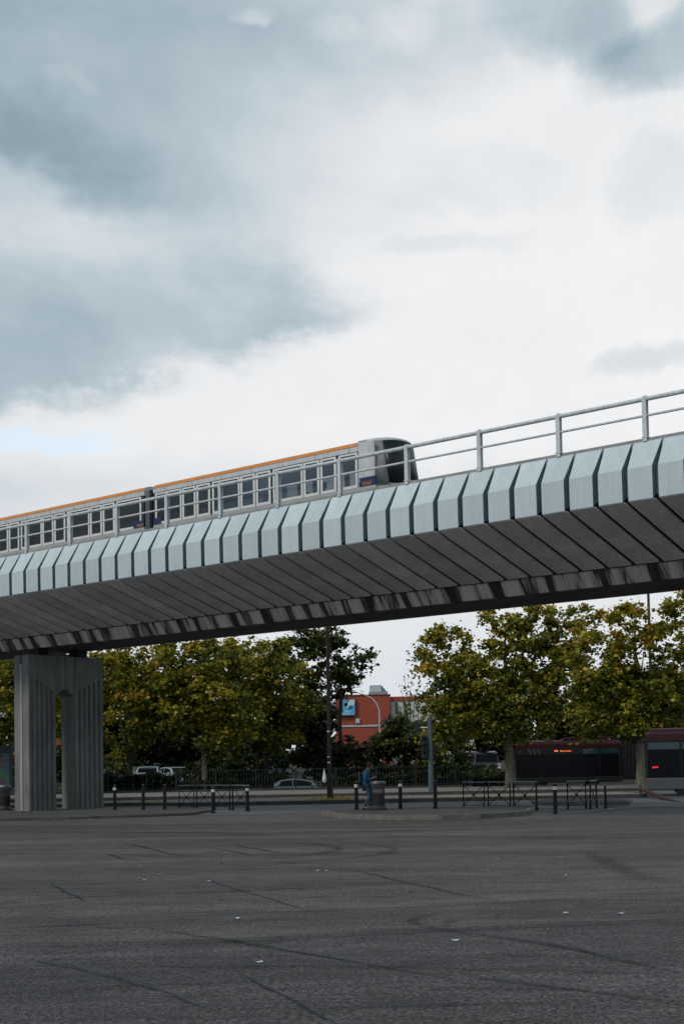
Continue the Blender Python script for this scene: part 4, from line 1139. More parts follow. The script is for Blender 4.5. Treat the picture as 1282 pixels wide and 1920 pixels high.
MB().box(-1.0, -.1, -.081, -.09, zt+.17, zt+.20).build('header_strip', M['white'], t)
MB().box(-.7, -.5, -.05, .05, 0, zb-.10).build('leg', M['darkmetal'], t); MB().box(.1, .25, -.05, .05, 0, zb-.10).build('leg', M['darkmetal'], t)

# ------------------------------------------------------------------ fence
def make_fence(x0, x1, y, zb, zt, label, step=.186, wall=.28):
    t = thing('metal_fence', label, 'fence', (x0, y, zb))
    L_ = x1-x0
    if wall: MB().box(0, L_, -.10, .10, -.02, wall).build('low_wall', M['kerbdark'], t)
    MB().box(0, L_, -.02, .02, zt-zb-.04, zt-zb).build('top_rail', M['fence'], t)
    MB().box(0, L_, -.02, .02, wall+.08, wall+.12).build('bottom_rail', M['fence'], t)
    x = .05; bar_ = None
    while x < L_:
        if bar_ is None: bar_ = MB().box(0, .03, -.014, .014, wall+.12, zt-zb-.04).build('bar', M['fence'], t); bar_.location = (x, 0, 0)
        else: c_ = bar_.copy(); sc.collection.objects.link(c_); c_.parent = t; c_.location = (x, 0, 0)
        x += step
    x = 0
    while x <= L_:
        MB().box(x-.035, x+.035, -.035, .035, wall, zt-zb+.04).build('post', M['fence'], t); x += 2.45
    return t
zf = at(560, 1441, 87.6).z
make_fence(at(330, 1460, 87.6).x, at(885, 1460, 87.6).x, 87.6, .0, zf, 'dark vertical-bar metal fence running behind the lamp post and the silver car')
zf = at(260, 1452, 90).z
make_fence(at(195, 1460, 90).x-12, at(345, 1460, 90).x, 90, .0, zf, 'lower dark rail fence left, in front of the white parked car', .6, .25)

# ------------------------------------------------------------------ vehicles
def wheel(t, x, y, z, r, w_, rm=None):
    o = MB().lathe([(r*.6, -w_/2), (r, -w_/2+.03), (r, w_/2-.03), (r*.6, w_/2)], 20).build('wheel', M['rubber'], t, True)
    o.rotation_euler = (R(90), 0, 0); o.location = (x, y, z)
    MB().lathe([(.01, -w_/2-.005), (r*.58, -w_/2-.002), (r*.58, w_/2+.002), (.01, w_/2+.005)], 16).build('rim', rm or M['rim'], o, True)
def hatch(label, loc, rz, paint, L_=4.1, H=1.47, W=1.72):
    t = thing('parked_car', label, 'car', loc, rz)
    lo = [(-L_/2, .35), (-L_/2+.02, .75), (-L_/2+.12, .95), (-L_/2+.9, 1.0), (L_/2-1.2, .98), (L_/2-.35, .80), (L_/2-.02, .62), (L_/2, .35), (L_/2-.1, .22), (-L_/2+.1, .22)]
    MB().prism(lo, -W/2, W/2, 'y').build('body', paint, t, True, bevel=.05, seg=3)
    # greenhouse with rounded roof
    gh = [(-L_/2+.10, .96), (-L_/2+.38, 1.22), (-L_/2+.75, H-.06), (-L_/2+1.3, H), (-.05, H), (.45, H-.08), (.85, 1.26), (L_/2-.95, .97)]
    def shrink(z): return 1 - .16*(z-.96)/(H-.96)
    n = len(gh); vs = [(x, -W/2*shrink(z)*.97, z) for x, z in gh] + [(x, W/2*shrink(z)*.97, z) for x, z in gh]
    fs = [tuple(range(n)), tuple(range(n, 2*n))[::-1]] + [(i, n+i, n+i+1, i+1) for i in range(n-1)]
    MB().add(vs, fs).build('cabin', paint, t, True, bevel=.02)
    def sidewin(a, b, y):
        pts = [(x, z) for x, z in a]
        o_ = []
        for x, z in pts: o_.append((x, y*(W/2*shrink(z)*.97+.006), z))
        m_ = len(o_); MB().add(o_, [tuple(range(m_)) if y < 0 else tuple(range(m_))[::-1]]).build('side_window', M['glassdark'], t)
    for y in (-1, 1):
        sidewin([(-L_/2+.55, 1.0), (-L_/2+.80, H-.13), (-.55, H-.07), (-.55, 1.0)], None, y)
        sidewin([(-.48, 1.0), (-.48, H-.07), (0, H-.08), (.42, H-.16), (.72, 1.22), (.92, 1.0)], None, y)
        MB().box(L_/2-1.35, L_/2-1.18, y*(W/2+.10)-.06, y*(W/2+.10)+.06, .98, 1.10).build('mirror', paint, t, bevel=.02)
    # windscreen and rear window proud of the cabin
    def ws(a, b, s0):
        (x0, z0), (x1, z1) = a, b; dxx = .008*s0
        MB().add([(x0+dxx, -W/2*shrink(z0)*.86, z0+.006), (x0+dxx, W/2*shrink(z0)*.86, z0+.006), (x1+dxx, W/2*shrink(z1)*.84, z1+.006), (x1+dxx, -W/2*shrink(z1)*.84, z1+.006)], [(0, 1, 2, 3)]).build('windscreen' if s0 > 0 else 'rear_window', M['glassdark'], t)
    ws((L_/2-1.0, 1.02), (.85, 1.265), 1); ws((.82, 1.28), (.47, H-.075), 1)
    ws((-L_/2+.40, 1.235), (-L_/2+.72, H-.07), -1)
    for x in (-L_/2+.75, L_/2-.8):
        for y in (-W/2+.10, W/2-.10): wheel(t, x, y, .31, .31, .2)
    for y in (-W/2+.28, W/2-.28):
        MB().box(L_/2-.20, L_/2-.03, y-.16, y+.16, .64, .76).build('headlight', M['whiteband'], t, bevel=.02)
        MB().box(-L_/2-.012, -L_/2+.06, y-.12, y+.12, .72, .88).build('tail_light', M['redled0'], t)
    return t
M['redled0'] = mat('red_lens', (.25, .01, .01), .3)
YC = 95.3
p = at(563, 1460, YC); hatch('rounded silver car behind the dark bar fence, only its roof and windows showing', (p.x, YC, p.z-1.47), R(2), M['silver'])
YC = 104
p = at(279, 1437, YC); hatch('white car seen head-on behind the low fence at the left', (p.x, YC, p.z-1.47), R(-88), M['whitecar'])
p = at(318, 1440, 108); hatch('white car half hidden by tree trunks, right of the head-on white car', (p.x+.5, 108, p.z-1.4), R(-60), M['whitecar'])
def van(label, loc, rz, paint, L_=4.7, H=2.05, W=1.86):
    t = thing('parked_van', label, 'van', loc, rz)
    pr = [(-L_/2, .3), (-L_/2, 1.15), (-L_/2+.12, 1.25), (-L_/2+.28, H-.12), (-L_/2+.5, H), (L_/2-1.7, H), (L_/2-1.45, H-.08), (L_/2-.85, 1.28), (L_/2-.15, 1.05), (L_/2, .8), (L_/2, .3)]
    n = len(pr)
    def sh(z): return 1-.13*max(0, (z-1.2)/(H-1.2))
    vs = [(x, -W/2*sh(z), z) for x, z in pr] + [(x, W/2*sh(z), z) for x, z in pr]
    fs = [tuple(range(n)), tuple(range(n, 2*n))[::-1]] + [(i, n+i, n+(i+1) % n, (i+1) % n) for i in range(n)]
    MB().add(vs, fs).build('body', paint, t, True, bevel=.04, seg=3)
    MB().add([(-L_/2+.125, -W/2*.86, 1.30), (-L_/2+.125, W/2*.86, 1.30), (-L_/2+.24, W/2*.80, H-.17), (-L_/2+.24, -W/2*.80, H-.17)], [(0, 1, 2, 3)]).build('rear_window', M['glassdark'], t)
    MB().add([(L_/2-.88, -W/2*.86, 1.31), (L_/2-.88, W/2*.86, 1.31), (L_/2-1.40, W/2*.8, H-.12), (L_/2-1.40, -W/2*.8, H-.12)], [(0, 1, 2, 3)]).build('windscreen', M['glassdark'], t)
    for y in (-1, 1):
        for a_, b_ in ((-L_/2+.45, -.75), (-.65, .45), (.55, 1.15)):
            MB().box(a_, b_, y*W/2*.945-.012, y*W/2*.945+.012, 1.3, H-.25).build('side_window', M['glassdark'], t)
        MB().box(L_/2-1.25, L_/2-1.1, y*(W/2+.12)-.07, y*(W/2+.12)+.07, 1.1, 1.32).build('mirror', paint, t, bevel=.02)
        MB().box(-L_/2+.4, L_/2-1.8, y*W/2*.72-.02, y*W/2*.72+.02, H+.01, H+.05).build('roof_bar', M['white'], t)
    for x in (-L_/2+.85, L_/2-.85):
        for y in (-W/2+.11, W/2-.11): wheel(t, x, y, .34, .34, .22)
    return t
YC = 105
p = at(902, 1409, YC); van('black people carrier seen from behind between the signal post and plane tree trunk', (p.x, YC, p.z-2.1), R(94), M['blackcar'])
YC = 128
p = at(519, 1424, YC); van('white van far behind the silver car, mostly hidden by branches', (p.x, YC, p.z-2.05), R(-80), M['whitecar'])

# buses
def bus(label, loc, rz, L_, joint=None, H=2.95, skirt='maroon', zw=.62):
    t = thing('bus', label, 'bus', loc, rz)
    W = 2.5
    secs = [(0, L_)] if joint is None else [(0, joint), (joint+1.1, L_)]
    for si, (a, b) in enumerate(secs):
        low = MB(); low.box(a, b, 0, W, .28, zw-.01); low.build('skirt', M[skirt], t, bevel=.03)
        core_ = MB().box(a+.06, b-.06, .06, W-.06, zw-.009, 2.42); core_.build('body', M['busdark'], t)
        r_ = .32
        prf = [(0, 2.421), (0, H-r_)] + [(r_-r_*math.cos(math.pi/2*i/6), H-r_+r_*math.sin(math.pi/2*i/6)) for i in range(1, 7)]
        prf = prf + [(W-y, z) for y, z in prf[::-1]]
        # rounded ends along x too
        rf = MB(); xs_ = [a+.0, a+.06, a+.16, a+.32, b-.32, b-.16, b-.06, b]
        dr = [.34, .20, .08, 0, 0, .08, .20, .34]
        n = len(prf); vs = []
        for x, d_ in zip(xs_, dr):
            for y, z in prf: vs.append((x, y, min(z, H-d_) if z > 2.43 else z))
        fs = [(i*n+j, i*n+j+1, (i+1)*n+j+1, (i+1)*n+j) for i in range(len(xs_)-1) for j in range(n-1)]
        fs += [tuple(range(n)), tuple((len(xs_)-1)*n+j for j in range(n))[::-1]]
        rf.add(vs, fs); rf.build('roof', M['maroon'], t, True)
        # windows
        x = a+.12; i = 0
        while x < b-.5:
            w_ = min([1.45, 1.0, 1.45, 1.2][i % 4], b-.12-x)
            for y0, y1 in ((.02, .058), (W-.058, W-.02)):
                f = MB().box(x, x+w_-.06, y0, y1, zw, 2.02).build('window', M['glassdark'], t)
                if not (si == 0 and joint and x < a+3.3):
                    MB().box(x+.02, x+w_-.08, y0, y1, 2.05, 2.36).build('top_vent_pane', M['glassteal'], f)
            x += w_; i += 1
        for x in (a+1.6, b-1.8):
            for y in (.20, W-.20): wheel(t, x, y, .46, .46, .28, M['busdark'])
        MB().box(a-.012, a+.055, .25, W-.25, 1.2, 2.3).build('end_window', M['glassdark'], t)
        # cab corner strip
        MB().box(a+.01, a+.10, .03, .055, zw, 2.40).build('corner_post', M['busdark'], t)
    if joint is not None:
        bl_ = MB()
        for i in range(10):
            x = joint+.0+i*.11; bl_.box(x, x+.055, .02+.06*(i % 2), W-.02-.06*(i % 2), .4, 2.8); bl_.box(x+.055, x+.11, .1, W-.1, .42, 2.76)
        bl_.build('bellows', M['rubber'], t)
    return t
YB = 89.0
pl = at(964, 1400, YB)
far = bus('dark maroon articulated bus standing behind the plane trunks, orange destination text on its side', (pl.x, YB, .0), R(-6.9), 17.5, 6.55, 2.90, 'busdark')
def podm(a, b, z0, z1, t, nm='roof_pod', y0=.35, y1=2.1, r_=.22):
    pr = [(a, z0), (a+.04, z0+(z1-z0)*.45), (a+.16, z1-.06), (a+.40, z1), (b-.40, z1), (b-.16, z1-.06), (b-.04, z0+(z1-z0)*.45), (b, z0)]
    o_ = MB().prism(pr, y0, y1, 'y').build(nm, M['maroon'], t, True, bevel=.04, seg=3); return o_
podm(2.85, 6.4, 2.86, 3.10, far); podm(1.7, 2.6, 2.86, 3.02, far, 'roof_hatch'); podm(9.5, 15, 2.86, 3.10, far)
MB().box(.25, 2.6+1.6, .0, .018, 2.04, 2.42).build('destination_board', M['busdark'], far)
text_mesh('000', .15, 'route_number', M['led'], far, (2.45, -.004, 2.20), (R(90), 0, 0), .002, .006)
text_mesh('Basso Cambo', .125, 'destination_text', M['led'], far, (2.80, -.004, 2.205), (R(90), 0, 0), .002, .003)
for i in range(3): MB().add([(.95+i*.28, -.003, 2.08), (1.03+i*.28, -.003, 2.08), (.90+i*.28, -.003, 2.40), (.82+i*.28, -.003, 2.40)], [(0, 1, 2, 3)]).build('side_stripe', M['bussilver'], far)
YB = 63
pl = at(1208, 1400, YB)
near = bus('large dark bus with silver skirt entering from the right edge', (pl.x, YB, 0), R(-12.5), 12, None, 2.98, 'bussilver', .80)
MB().box(.42, .68, -.03, -.005, .80+.38, .87+.38).build('marker_light', M['redled'], near).rotation_euler = (0, R(-6), 0)

# ------------------------------------------------------------------ brick building
YBd = 150
def bw(px, py): q = at(px, py, YBd); return q
x0 = bw(629, 1330).x; x1 = bw(731.5, 1330).x; zt = bw(680, 1304.5).z; zg = hgt(150)
t = thing('brick_building', 'red brick building with blue square sign seen between the trees', 'building', (x0, YBd, zg))
def brick():
    m_ = bpy.data.materials.new('red_brick'); m_.use_nodes = True; q = m_.node_tree; b = q.nodes['Principled BSDF']; b.inputs['Roughness'].default_value = .9
    co = q.nodes.new('ShaderNodeTexCoord'); mp = q.nodes.new('ShaderNodeMapping'); mp.inputs['Rotation'].default_value = (R(90), 0, 0)
    q.links.new(co.outputs['Object'], mp.inputs[0])
    br = q.nodes.new('ShaderNodeTexBrick'); br.inputs['Scale'].default_value = 2.2; br.inputs['Mortar Size'].default_value = .012
    br.inputs['Color1'].default_value = (.40, .080, .042, 1); br.inputs['Color2'].default_value = (.32, .060, .034, 1); br.inputs['Mortar'].default_value = (.22, .08, .055, 1)
    q.links.new(mp.outputs[0], br.inputs['Vector']); q.links.new(br.outputs[0], b.inputs['Base Color']); return m_
M['brick'] = brick()
Wb = x1-x0; Hb = zt-zg
MB().box(0, Wb, 0, 14, 0, Hb).build('wall', M['brick'], t)
MB().box(-.06, Wb+.06, -.06, 14.06, Hb+.002, Hb+.12).build('coping', mat('coping_dark', (.10, .035, .03), .8), t)
z_ = bw(680, 1361).z-zg
MB().box(.5, Wb-.3, -.07, -.01, z_-.09, z_+.09).build('service_pipe', M['concrete'], t)
q = bw(670.5, 1352); MB().box(q.x-x0-.22, q.x-x0+.22, -.2, -.01, q.z-zg-.25, q.z-zg+.25).build('alarm_box', M['concrete'], t, bevel=.04)
# left reveal sliver
MB().box(-.22, -.02, .3, 3, bw(629, 1331).z-zg, bw(629, 1313).z-zg).build('side_panel', M['concrete'], t)
# sign
s0 = bw(636, 1343); s1 = bw(666, 1310.5)
sx0, sx1, sz0, sz1 = s0.x-x0, s1.x-x0, s0.z-zg, s1.z-zg
MB().box(sx0, sx1, -.30, -.02, sz0, sz1).build('sign_box', M['darkmetal'], t)
sg = MB().box(sx0+.06, sx1-.08, -.325, -.302, sz0+.08, sz1-.06).build('sign_face', M['signblue'], t)
sw, sh_ = sx1-sx0, sz1-sz0
def sp_(u, v): return (sx0+sw*u, -.332, sz0+sh_*(1-v))
pts = [(.63, .05), (.96, .05), (.96, .20), (.90, .36), (.84, .40), (.72, .36), (.62, .40), (.55, .50), (.50, .58), (.47, .50), (.50, .36), (.55, .22)]
o_ = MB().add([sp_(*q_) for q_ in pts], [tuple(range(len(pts)))]).build('sign_emblem', M['signwhite'], sg)
pts = [(.62, .42), (.72, .37), (.86, .42), (.84, .52), (.76, .62), (.62, .64), (.54, .58), (.56, .48)]
o_ = MB().add([(a_, b_-.002, c_) for a_, b_, c_ in [sp_(*q_) for q_ in pts]], [tuple(range(len(pts)))]).build('sign_emblem', M['signdeep'], sg)
text_mesh('BANQUE', .235, 'sign_lettering', M['signwhite'], sg, (sx0+.16, -.327, sz0+sh_*.235), (R(90), 0, 0), .003, .004).scale = (1.12, 1, 1)
text_mesh('POPULAIRE', .235, 'sign_lettering', M['signwhite'], sg, (sx0+.16, -.327, sz0+sh_*.085), (R(90), 0, 0), .003, .004).scale = (.80, 1, 1)
# rooftop plant
r0 = bw(693, 1303); r1 = bw(723, 1303); 
zl = Hb+.10; zr = bw(700, 1281.5).z-zg; zm = bw(700, 1294).z-zg
a_ = r0.x-x0; b_ = r1.x-x0; mid = bw(716, 1290).x-x0
MB().box(a_, b_+.3, 3, 7, zl+.03, zm).build('rooftop_plant', M['bluelouv'], t)
for i in range(5): MB().box(a_-.02, b_+.25, 2.94, 3.0, zl+.06+i*(zm-zl)/5, zl+.06+(i+.5)*(zm-zl)/5).build('louvre', M['concrete'], t)
MB().prism([(a_+.1, zm+.005), (mid, zm+.005), (mid, zr), (a_+.1, zr)], 3.2, 6.5, 'y').build('rooftop_box', M['concrete'], t)
MB().prism([(mid+.01, zm+.005), (b_+.2, zm+.005), (mid+.01, zr)], 3.2, 6.5, 'y').build('sloped_cowl', M['bluelouv'], t)

# right wing: shop building with letters
x2 = bw(733, 1320).x; x3 = bw(900, 1320).x
t2 = thing('shop_building', 'white walled shop with red parapet band and green capitals behind the right trees', 'building', (x2, YBd+1, zg))
zt2 = bw(760, 1305).z-zg; zb2 = bw(760, 1313).z-zg
MB().box(0, x3-x2, 0, 14, 0, zb2).build('wall', mat('pale_cladding', (.62, .62, .58), .7), t2)
MB().box(-.03, x3-x2+.05, -.12, 14.1, zb2+.003, zt2).build('parapet', mat('red_parapet', (.42, .05, .03), .6), t2)
# letters L E at px 740-760 etc
def letter(ch, pxa, pya, h):
    q = at(pxa, pya, YBd+1)
    text_mesh(ch, h*1.42, 'letter', M['greenlet'], t2, (q.x-x2, -.06, q.z-zg), (R(90), 0, 0), .03, .035)
Hl = (bw(745, 1319).z-bw(745, 1338).z)
letter('L', 740, 1338, Hl); letter('E', 757, 1338, Hl)
MB().box(.1, .5, -.03, -.005, 0, zb2-.1).build('downpipe', M['concrete'], t2)

# ------------------------------------------------------------------ foliage
def leaf_mat(name, stops, trans=.35):
    m_ = bpy.data.materials.new(name); m_.use_nodes = True; q = m_.node_tree; q.nodes.clear()
    o_ = q.nodes.new('ShaderNodeOutputMaterial'); at_ = q.nodes.new('ShaderNodeAttribute'); at_.attribute_name = 'tint'
    r_ = q.nodes.new('ShaderNodeValToRGB'); q.links.new(at_.outputs['Fac'], r_.inputs[0])
    els = r_.color_ramp.elements
    els[0].position = stops[0][0]; els[0].color = (*stops[0][1], 1); els[1].position = stops[-1][0]; els[1].color = (*stops[-1][1], 1)
    for p_, c_ in stops[1:-1]: e_ = els.new(p_); e_.color = (*c_, 1)
    d_ = q.nodes.new('ShaderNodeBsdfPrincipled'); d_.inputs['Roughness'].default_value = .55; d_.inputs['Specular IOR Level'].default_value = .3
    tr = q.nodes.new('ShaderNodeBsdfTranslucent'); mx_ = q.nodes.new('ShaderNodeMixShader'); mx_.inputs[0].default_value = trans
    q.links.new(r_.outputs[0], d_.inputs['Base Color']); q.links.new(r_.outputs[0], tr.inputs[0])
    q.links.new(d_.outputs[0], mx_.inputs[1]); q.links.new(tr.outputs[0], mx_.inputs[2]); q.links.new(mx_.outputs[0], o_.inputs[0])
    return m_
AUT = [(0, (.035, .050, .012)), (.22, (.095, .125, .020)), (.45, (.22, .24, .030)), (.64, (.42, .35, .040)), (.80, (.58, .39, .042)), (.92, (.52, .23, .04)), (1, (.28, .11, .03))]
M['autumn'] = leaf_mat('plane_leaves_autumn', AUT)
GRN = [(0, (.022, .032, .012)), (.4, (.06, .08, .022)), (.7, (.12, .14, .028)), (1, (.22, .19, .04))]
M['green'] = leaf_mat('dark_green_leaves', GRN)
GRY = [(0, (.025, .032, .022)), (.5, (.050, .060, .036)), (.8, (.075, .08, .04)), (1, (.13, .10, .05))]
M['greygreen'] = leaf_mat('scrub_leaves', GRY)

def leaves(name, C, size, tint, mt, parent, flat=.5):
    """C: (n,3) leaf centres, one bent 2-triangle leaf (kite) each"""
    n = len(C)
    nrm = rng.normal(size=(n, 3)); nrm[:, 2] = np.abs(nrm[:, 2])*1.3+flat; nrm /= np.linalg.norm(nrm, axis=1)[:, None]
    a = rng.normal(size=(n, 3)); a -= (a*nrm).sum(1)[:, None]*nrm; a /= np.linalg.norm(a, axis=1)[:, None]
    b = np.cross(nrm, a)
    s = size*rng.uniform(.6, 1.35, n)[:, None]
    # five-point lobed leaf (two faces folded on the midrib)
    p0 = C - a*s*.5
    p1 = C + b*s*.52 + a*s*.12 + nrm*s*.12
    p2 = C + a*s*.62 - nrm*s*.10
    p3 = C - b*s*.52 + a*s*.12 + nrm*s*.12
    V = np.stack([p0, p1, p2, p3], 1).reshape(-1, 3)
    me = bpy.data.meshes.new(name)
    me.vertices.add(4*n); me.vertices.foreach_set('co', V.astype(np.float32).ravel())
    idx = (np.arange(n)[:, None]*4 + np.array([[0, 1, 2, 0, 2, 3]])).ravel()
    me.loops.add(6*n); me.loops.foreach_set('vertex_index', idx.astype(np.int32))
    me.polygons.add(2*n); me.polygons.foreach_set('loop_start', (np.arange(2*n)*3).astype(np.int32)); me.polygons.foreach_set('loop_total', np.full(2*n, 3, np.int32))
    me.update(); me.validate()
    at_ = me.attributes.new('tint', 'FLOAT', 'POINT'); at_.data.foreach_set('value', np.repeat(np.clip(tint, 0, 1), 4).astype(np.float32))
    me.materials.append(mt)
    o_ = bpy.data.objects.new(name, me); sc.collection.objects.link(o_)
    if parent: o_.parent = parent
    return o_

def crown_points(lobes, Y, dens, clump_r, depth=2.8, warm=None):
    """lobes in picture units at depth Y -> clump centres in world"""
    C, T, CL = [], [], []
    for (px, py, rx, ry) in lobes:
        c = at(px, py, Y); mpp = Y/F_PX
        RX, RZ = rx*mpp, ry*mpp; RY = min(depth, .5*(RX+RZ)+.6)
        nc = max(4, int(dens*RX*RZ*RY**.5/clump_r**2*1.0))
        for _ in range(nc):
            d = rng.normal(size=3); d /= np.linalg.norm(d); rad = rng.uniform(.25, 1.0)**.45
            cc = np.array([c.x, c.y, c.z]) + d*np.array([RX, RY, RZ])*rad
            r_ = clump_r*rng.uniform(.45, 1.15)
            CL.append((cc, r_, rad))
    return CL
def make_tree(label, trunk_px, Y, base_z, lobes, leaf=.21, dens=2.7, cr=.60, per=132, matn='autumn', tint0=.38, tvar=.2, name='plane_tree', cat='tree', bark='bark', tr=.17, group='trees beyond the viaduct', depth=2.8, warmdir=0., trunk_top=None, twig=26):
    bx = at(trunk_px, 1440, Y).x
    t = thing(name, label, cat, (bx, Y, base_z), 0, group)
    O = np.array([bx, Y, base_z])
    CL = crown_points(lobes, Y, dens, cr, depth)
    pts, tt = [], []
    for cc, r_, rad in CL:
        n_ = int(per*(r_/cr)**2*rng.uniform(.5, 1.4))+6
        d = rng.normal(size=(n_, 3)); d /= np.linalg.norm(d, axis=1)[:, None]
        q = d*np.minimum(np.abs(rng.normal(0, .62, n_)), 1.7)[:, None]*r_*np.array([1.25, 1.25, .72])
        q[:, 2] -= .18*(q[:, 0]**2+q[:, 1]**2)/max(r_, .1)
        pts.append(cc+q-O)
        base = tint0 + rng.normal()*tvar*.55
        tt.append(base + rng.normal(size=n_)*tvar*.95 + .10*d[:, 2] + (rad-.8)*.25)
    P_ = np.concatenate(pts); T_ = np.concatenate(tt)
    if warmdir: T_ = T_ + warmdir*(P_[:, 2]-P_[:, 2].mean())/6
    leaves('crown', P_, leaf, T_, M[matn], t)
    # trunk and limbs
    top = max(c[0][2] for c in CL)-base_z
    low = min(c[0][2] for c in CL)-base_z
    th_ = trunk_top or (low + (top-low)*.75)
    segs = 7; tp_ = [(math.sin(i*1.7)*.05*i/2, math.cos(i*2.1)*.05*i/2, th_*i/segs) for i in range(segs+1)]
    MB().tube(tp_, [tr*(1.25 if i == 0 else 1.0)*(1-.75*(i/segs)**1.3) for i in range(segs+1)], 10).build('trunk', M[bark], t, True)
    lb = MB(); sel = rng.choice(len(CL), min(twig, len(CL)), replace=False)
    for k in sel:
        cc = CL[k][0]-O; z0 = np.clip(cc[2]-rng.uniform(1.2, 3.), low*.8 if low > 1 else 1.0, th_*.95)
        i0 = z0/th_*segs; i_ = int(min(segs-1, i0)); f_ = i0-i_
        s_ = Vector(tp_[i_]).lerp(Vector(tp_[i_+1]), f_)
        e_ = Vector(cc); mid_ = s_.lerp(e_, .5)+Vector((0, 0, -.25*abs(e_.x-s_.x)*.3+.15))
        lb.tube([s_, mid_, e_], [tr*.22, tr*.10, .012], 5, False)
    lb.build('limbs', M['barkd'], t, True)
    return t

PT = 'plane tree'
# back row first (dark depth)
def bt(label, px, Y, lobes, **k):
    kw = dict(leaf=.34, dens=2.6, cr=1.0, per=80, matn='green', tint0=.3, tvar=.18, name='background_tree', bark='barkd', tr=.2, depth=4.0, twig=12)
    kw.update(k); return make_tree(label, px, Y, hgt(Y), lobes, **kw)
bt('dark bushy tree behind the slot and left side of the concrete pier', 60, 112, [(20, 1320, 110, 110), (110, 1370, 90, 80), (60, 1240, 90, 60), (112, 1340, 40, 90), (112, 1260, 40, 60)])
bt('dark tree filling the gap right of the pier, above the white cars', 235, 118, [(230, 1310, 100, 100), (200, 1390, 80, 40), (300, 1385, 70, 40), (270, 1350, 100, 60)])
bt('dark tree behind the second left plane tree trunk', 420, 120, [(400, 1300, 100, 100), (430, 1395, 100, 40), (350, 1400, 60, 35), (500, 1340, 80, 70), (560, 1380, 50, 50)])
bt('dark rounded tree with leafy edge against the sky, left of the brick building', 640, 108, [(600, 1235, 62, 52), (650, 1235, 48, 50), (662, 1255, 32, 30), (575, 1290, 50, 45), (620, 1285, 48, 30), (560, 1215, 50, 40), (612, 1200, 45, 25), (600, 1330, 26, 40), (560, 1340, 40, 40)], leaf=.28, cr=.72, per=64, dens=2.2, tint0=.42, bark='barkd')
bt('dark tree behind the right plane trunks, over the far bus', 1010, 116, [(1000, 1340, 100, 70), (930, 1370, 70, 50), (1060, 1300, 80, 80)])
bt('dark tree behind the rightmost plane tree', 1180, 116, [(1160, 1330, 100, 70), (1250, 1320, 90, 80), (1310, 1280, 60, 80)])
bt('low dark tree between the signal post and the black people carrier', 860, 114, [(860, 1360, 70, 60), (840, 1300, 50, 50), (900, 1400, 60, 35)])
# plane trees
make_tree('autumn plane tree showing left of the concrete pier', 40, 86, .15, [(0, 1290, 60, 60), (60, 1270, 70, 60), (-20, 1360, 60, 40), (110, 1330, 40, 60), (15, 1395, 50, 40)], warmdir=.1)
make_tree('autumn plane tree close to the right side of the pier, with thin dark trunk', 245, 92, .0, [(215, 1260, 50, 60), (280, 1270, 70, 70), (240, 1350, 55, 55), (310, 1345, 55, 40), (215, 1410, 25, 25)], tint0=.43, bark='barkd', tr=.13, warmdir=.10)
make_tree('autumn plane tree with pale straight trunk behind the fence left of the lamp post', 383, 91, .0, [(350, 1250, 65, 60), (400, 1300, 70, 60), (345, 1330, 60, 45), (440, 1340, 60, 55), (410, 1240, 60, 50), (300, 1300, 40, 40), (400, 1385, 60, 25)], tint0=.43, warmdir=.10)
make_tree('green and gold plane tree between the pale trunk and the brown lamp post', 500, 96, hgt(96), [(480, 1250, 60, 60), (530, 1280, 55, 60), (555, 1320, 45, 45), (470, 1330, 60, 50), (520, 1375, 45, 35), (500, 1225, 50, 35)], tint0=.38, bark='barkd', warmdir=.08)
make_tree('broad autumn plane tree with mottled trunk at the left end of the far bus', 955, 81, .15,
          [(830, 1225, 52, 60), (815, 1180, 40, 22), (880, 1250, 60, 60), (850, 1320, 46, 50), (900, 1350, 60, 45), (960, 1210, 50, 60), (1000, 1180, 60, 50), (970, 1300, 90, 60), (960, 1365, 70, 24), (1070, 1190, 50, 50), (1090, 1150, 40, 24), (950, 1160, 60, 30), (1050, 1260, 60, 50), (835, 1385, 36, 26), (812, 1335, 30, 45), (800, 1388, 18, 16), (1000, 1350, 70, 40), (900, 1300, 80, 60)], tint0=.42, tr=.28, dens=2.3, warmdir=.12, twig=34)
make_tree('yellowing plane tree with slim trunk in front of the gap between the buses', 1200, 76, .15,
          [(1120, 1230, 60, 65), (1110, 1290, 60, 50), (1160, 1150, 30, 22), (1185, 1180, 45, 45), (1210, 1240, 70, 60), (1140, 1310, 60, 50), (1230, 1310, 70, 50), (1270, 1180, 45, 55), (1190, 1360, 60, 25), (1280, 1130, 30, 22), (1290, 1250, 40, 60), (1100, 1345, 50, 34), (1260, 1345, 60, 30), (1180, 1300, 90, 60)], tint0=.44, tr=.25, dens=2.2, warmdir=.12, twig=34)
make_tree('autumn plane tree cut off by the right edge over the near bus', 1350, 78, .15, [(1340, 1230, 60, 70), (1320, 1310, 60, 45), (1340, 1150, 50, 40)], tint0=.42, warmdir=.1)
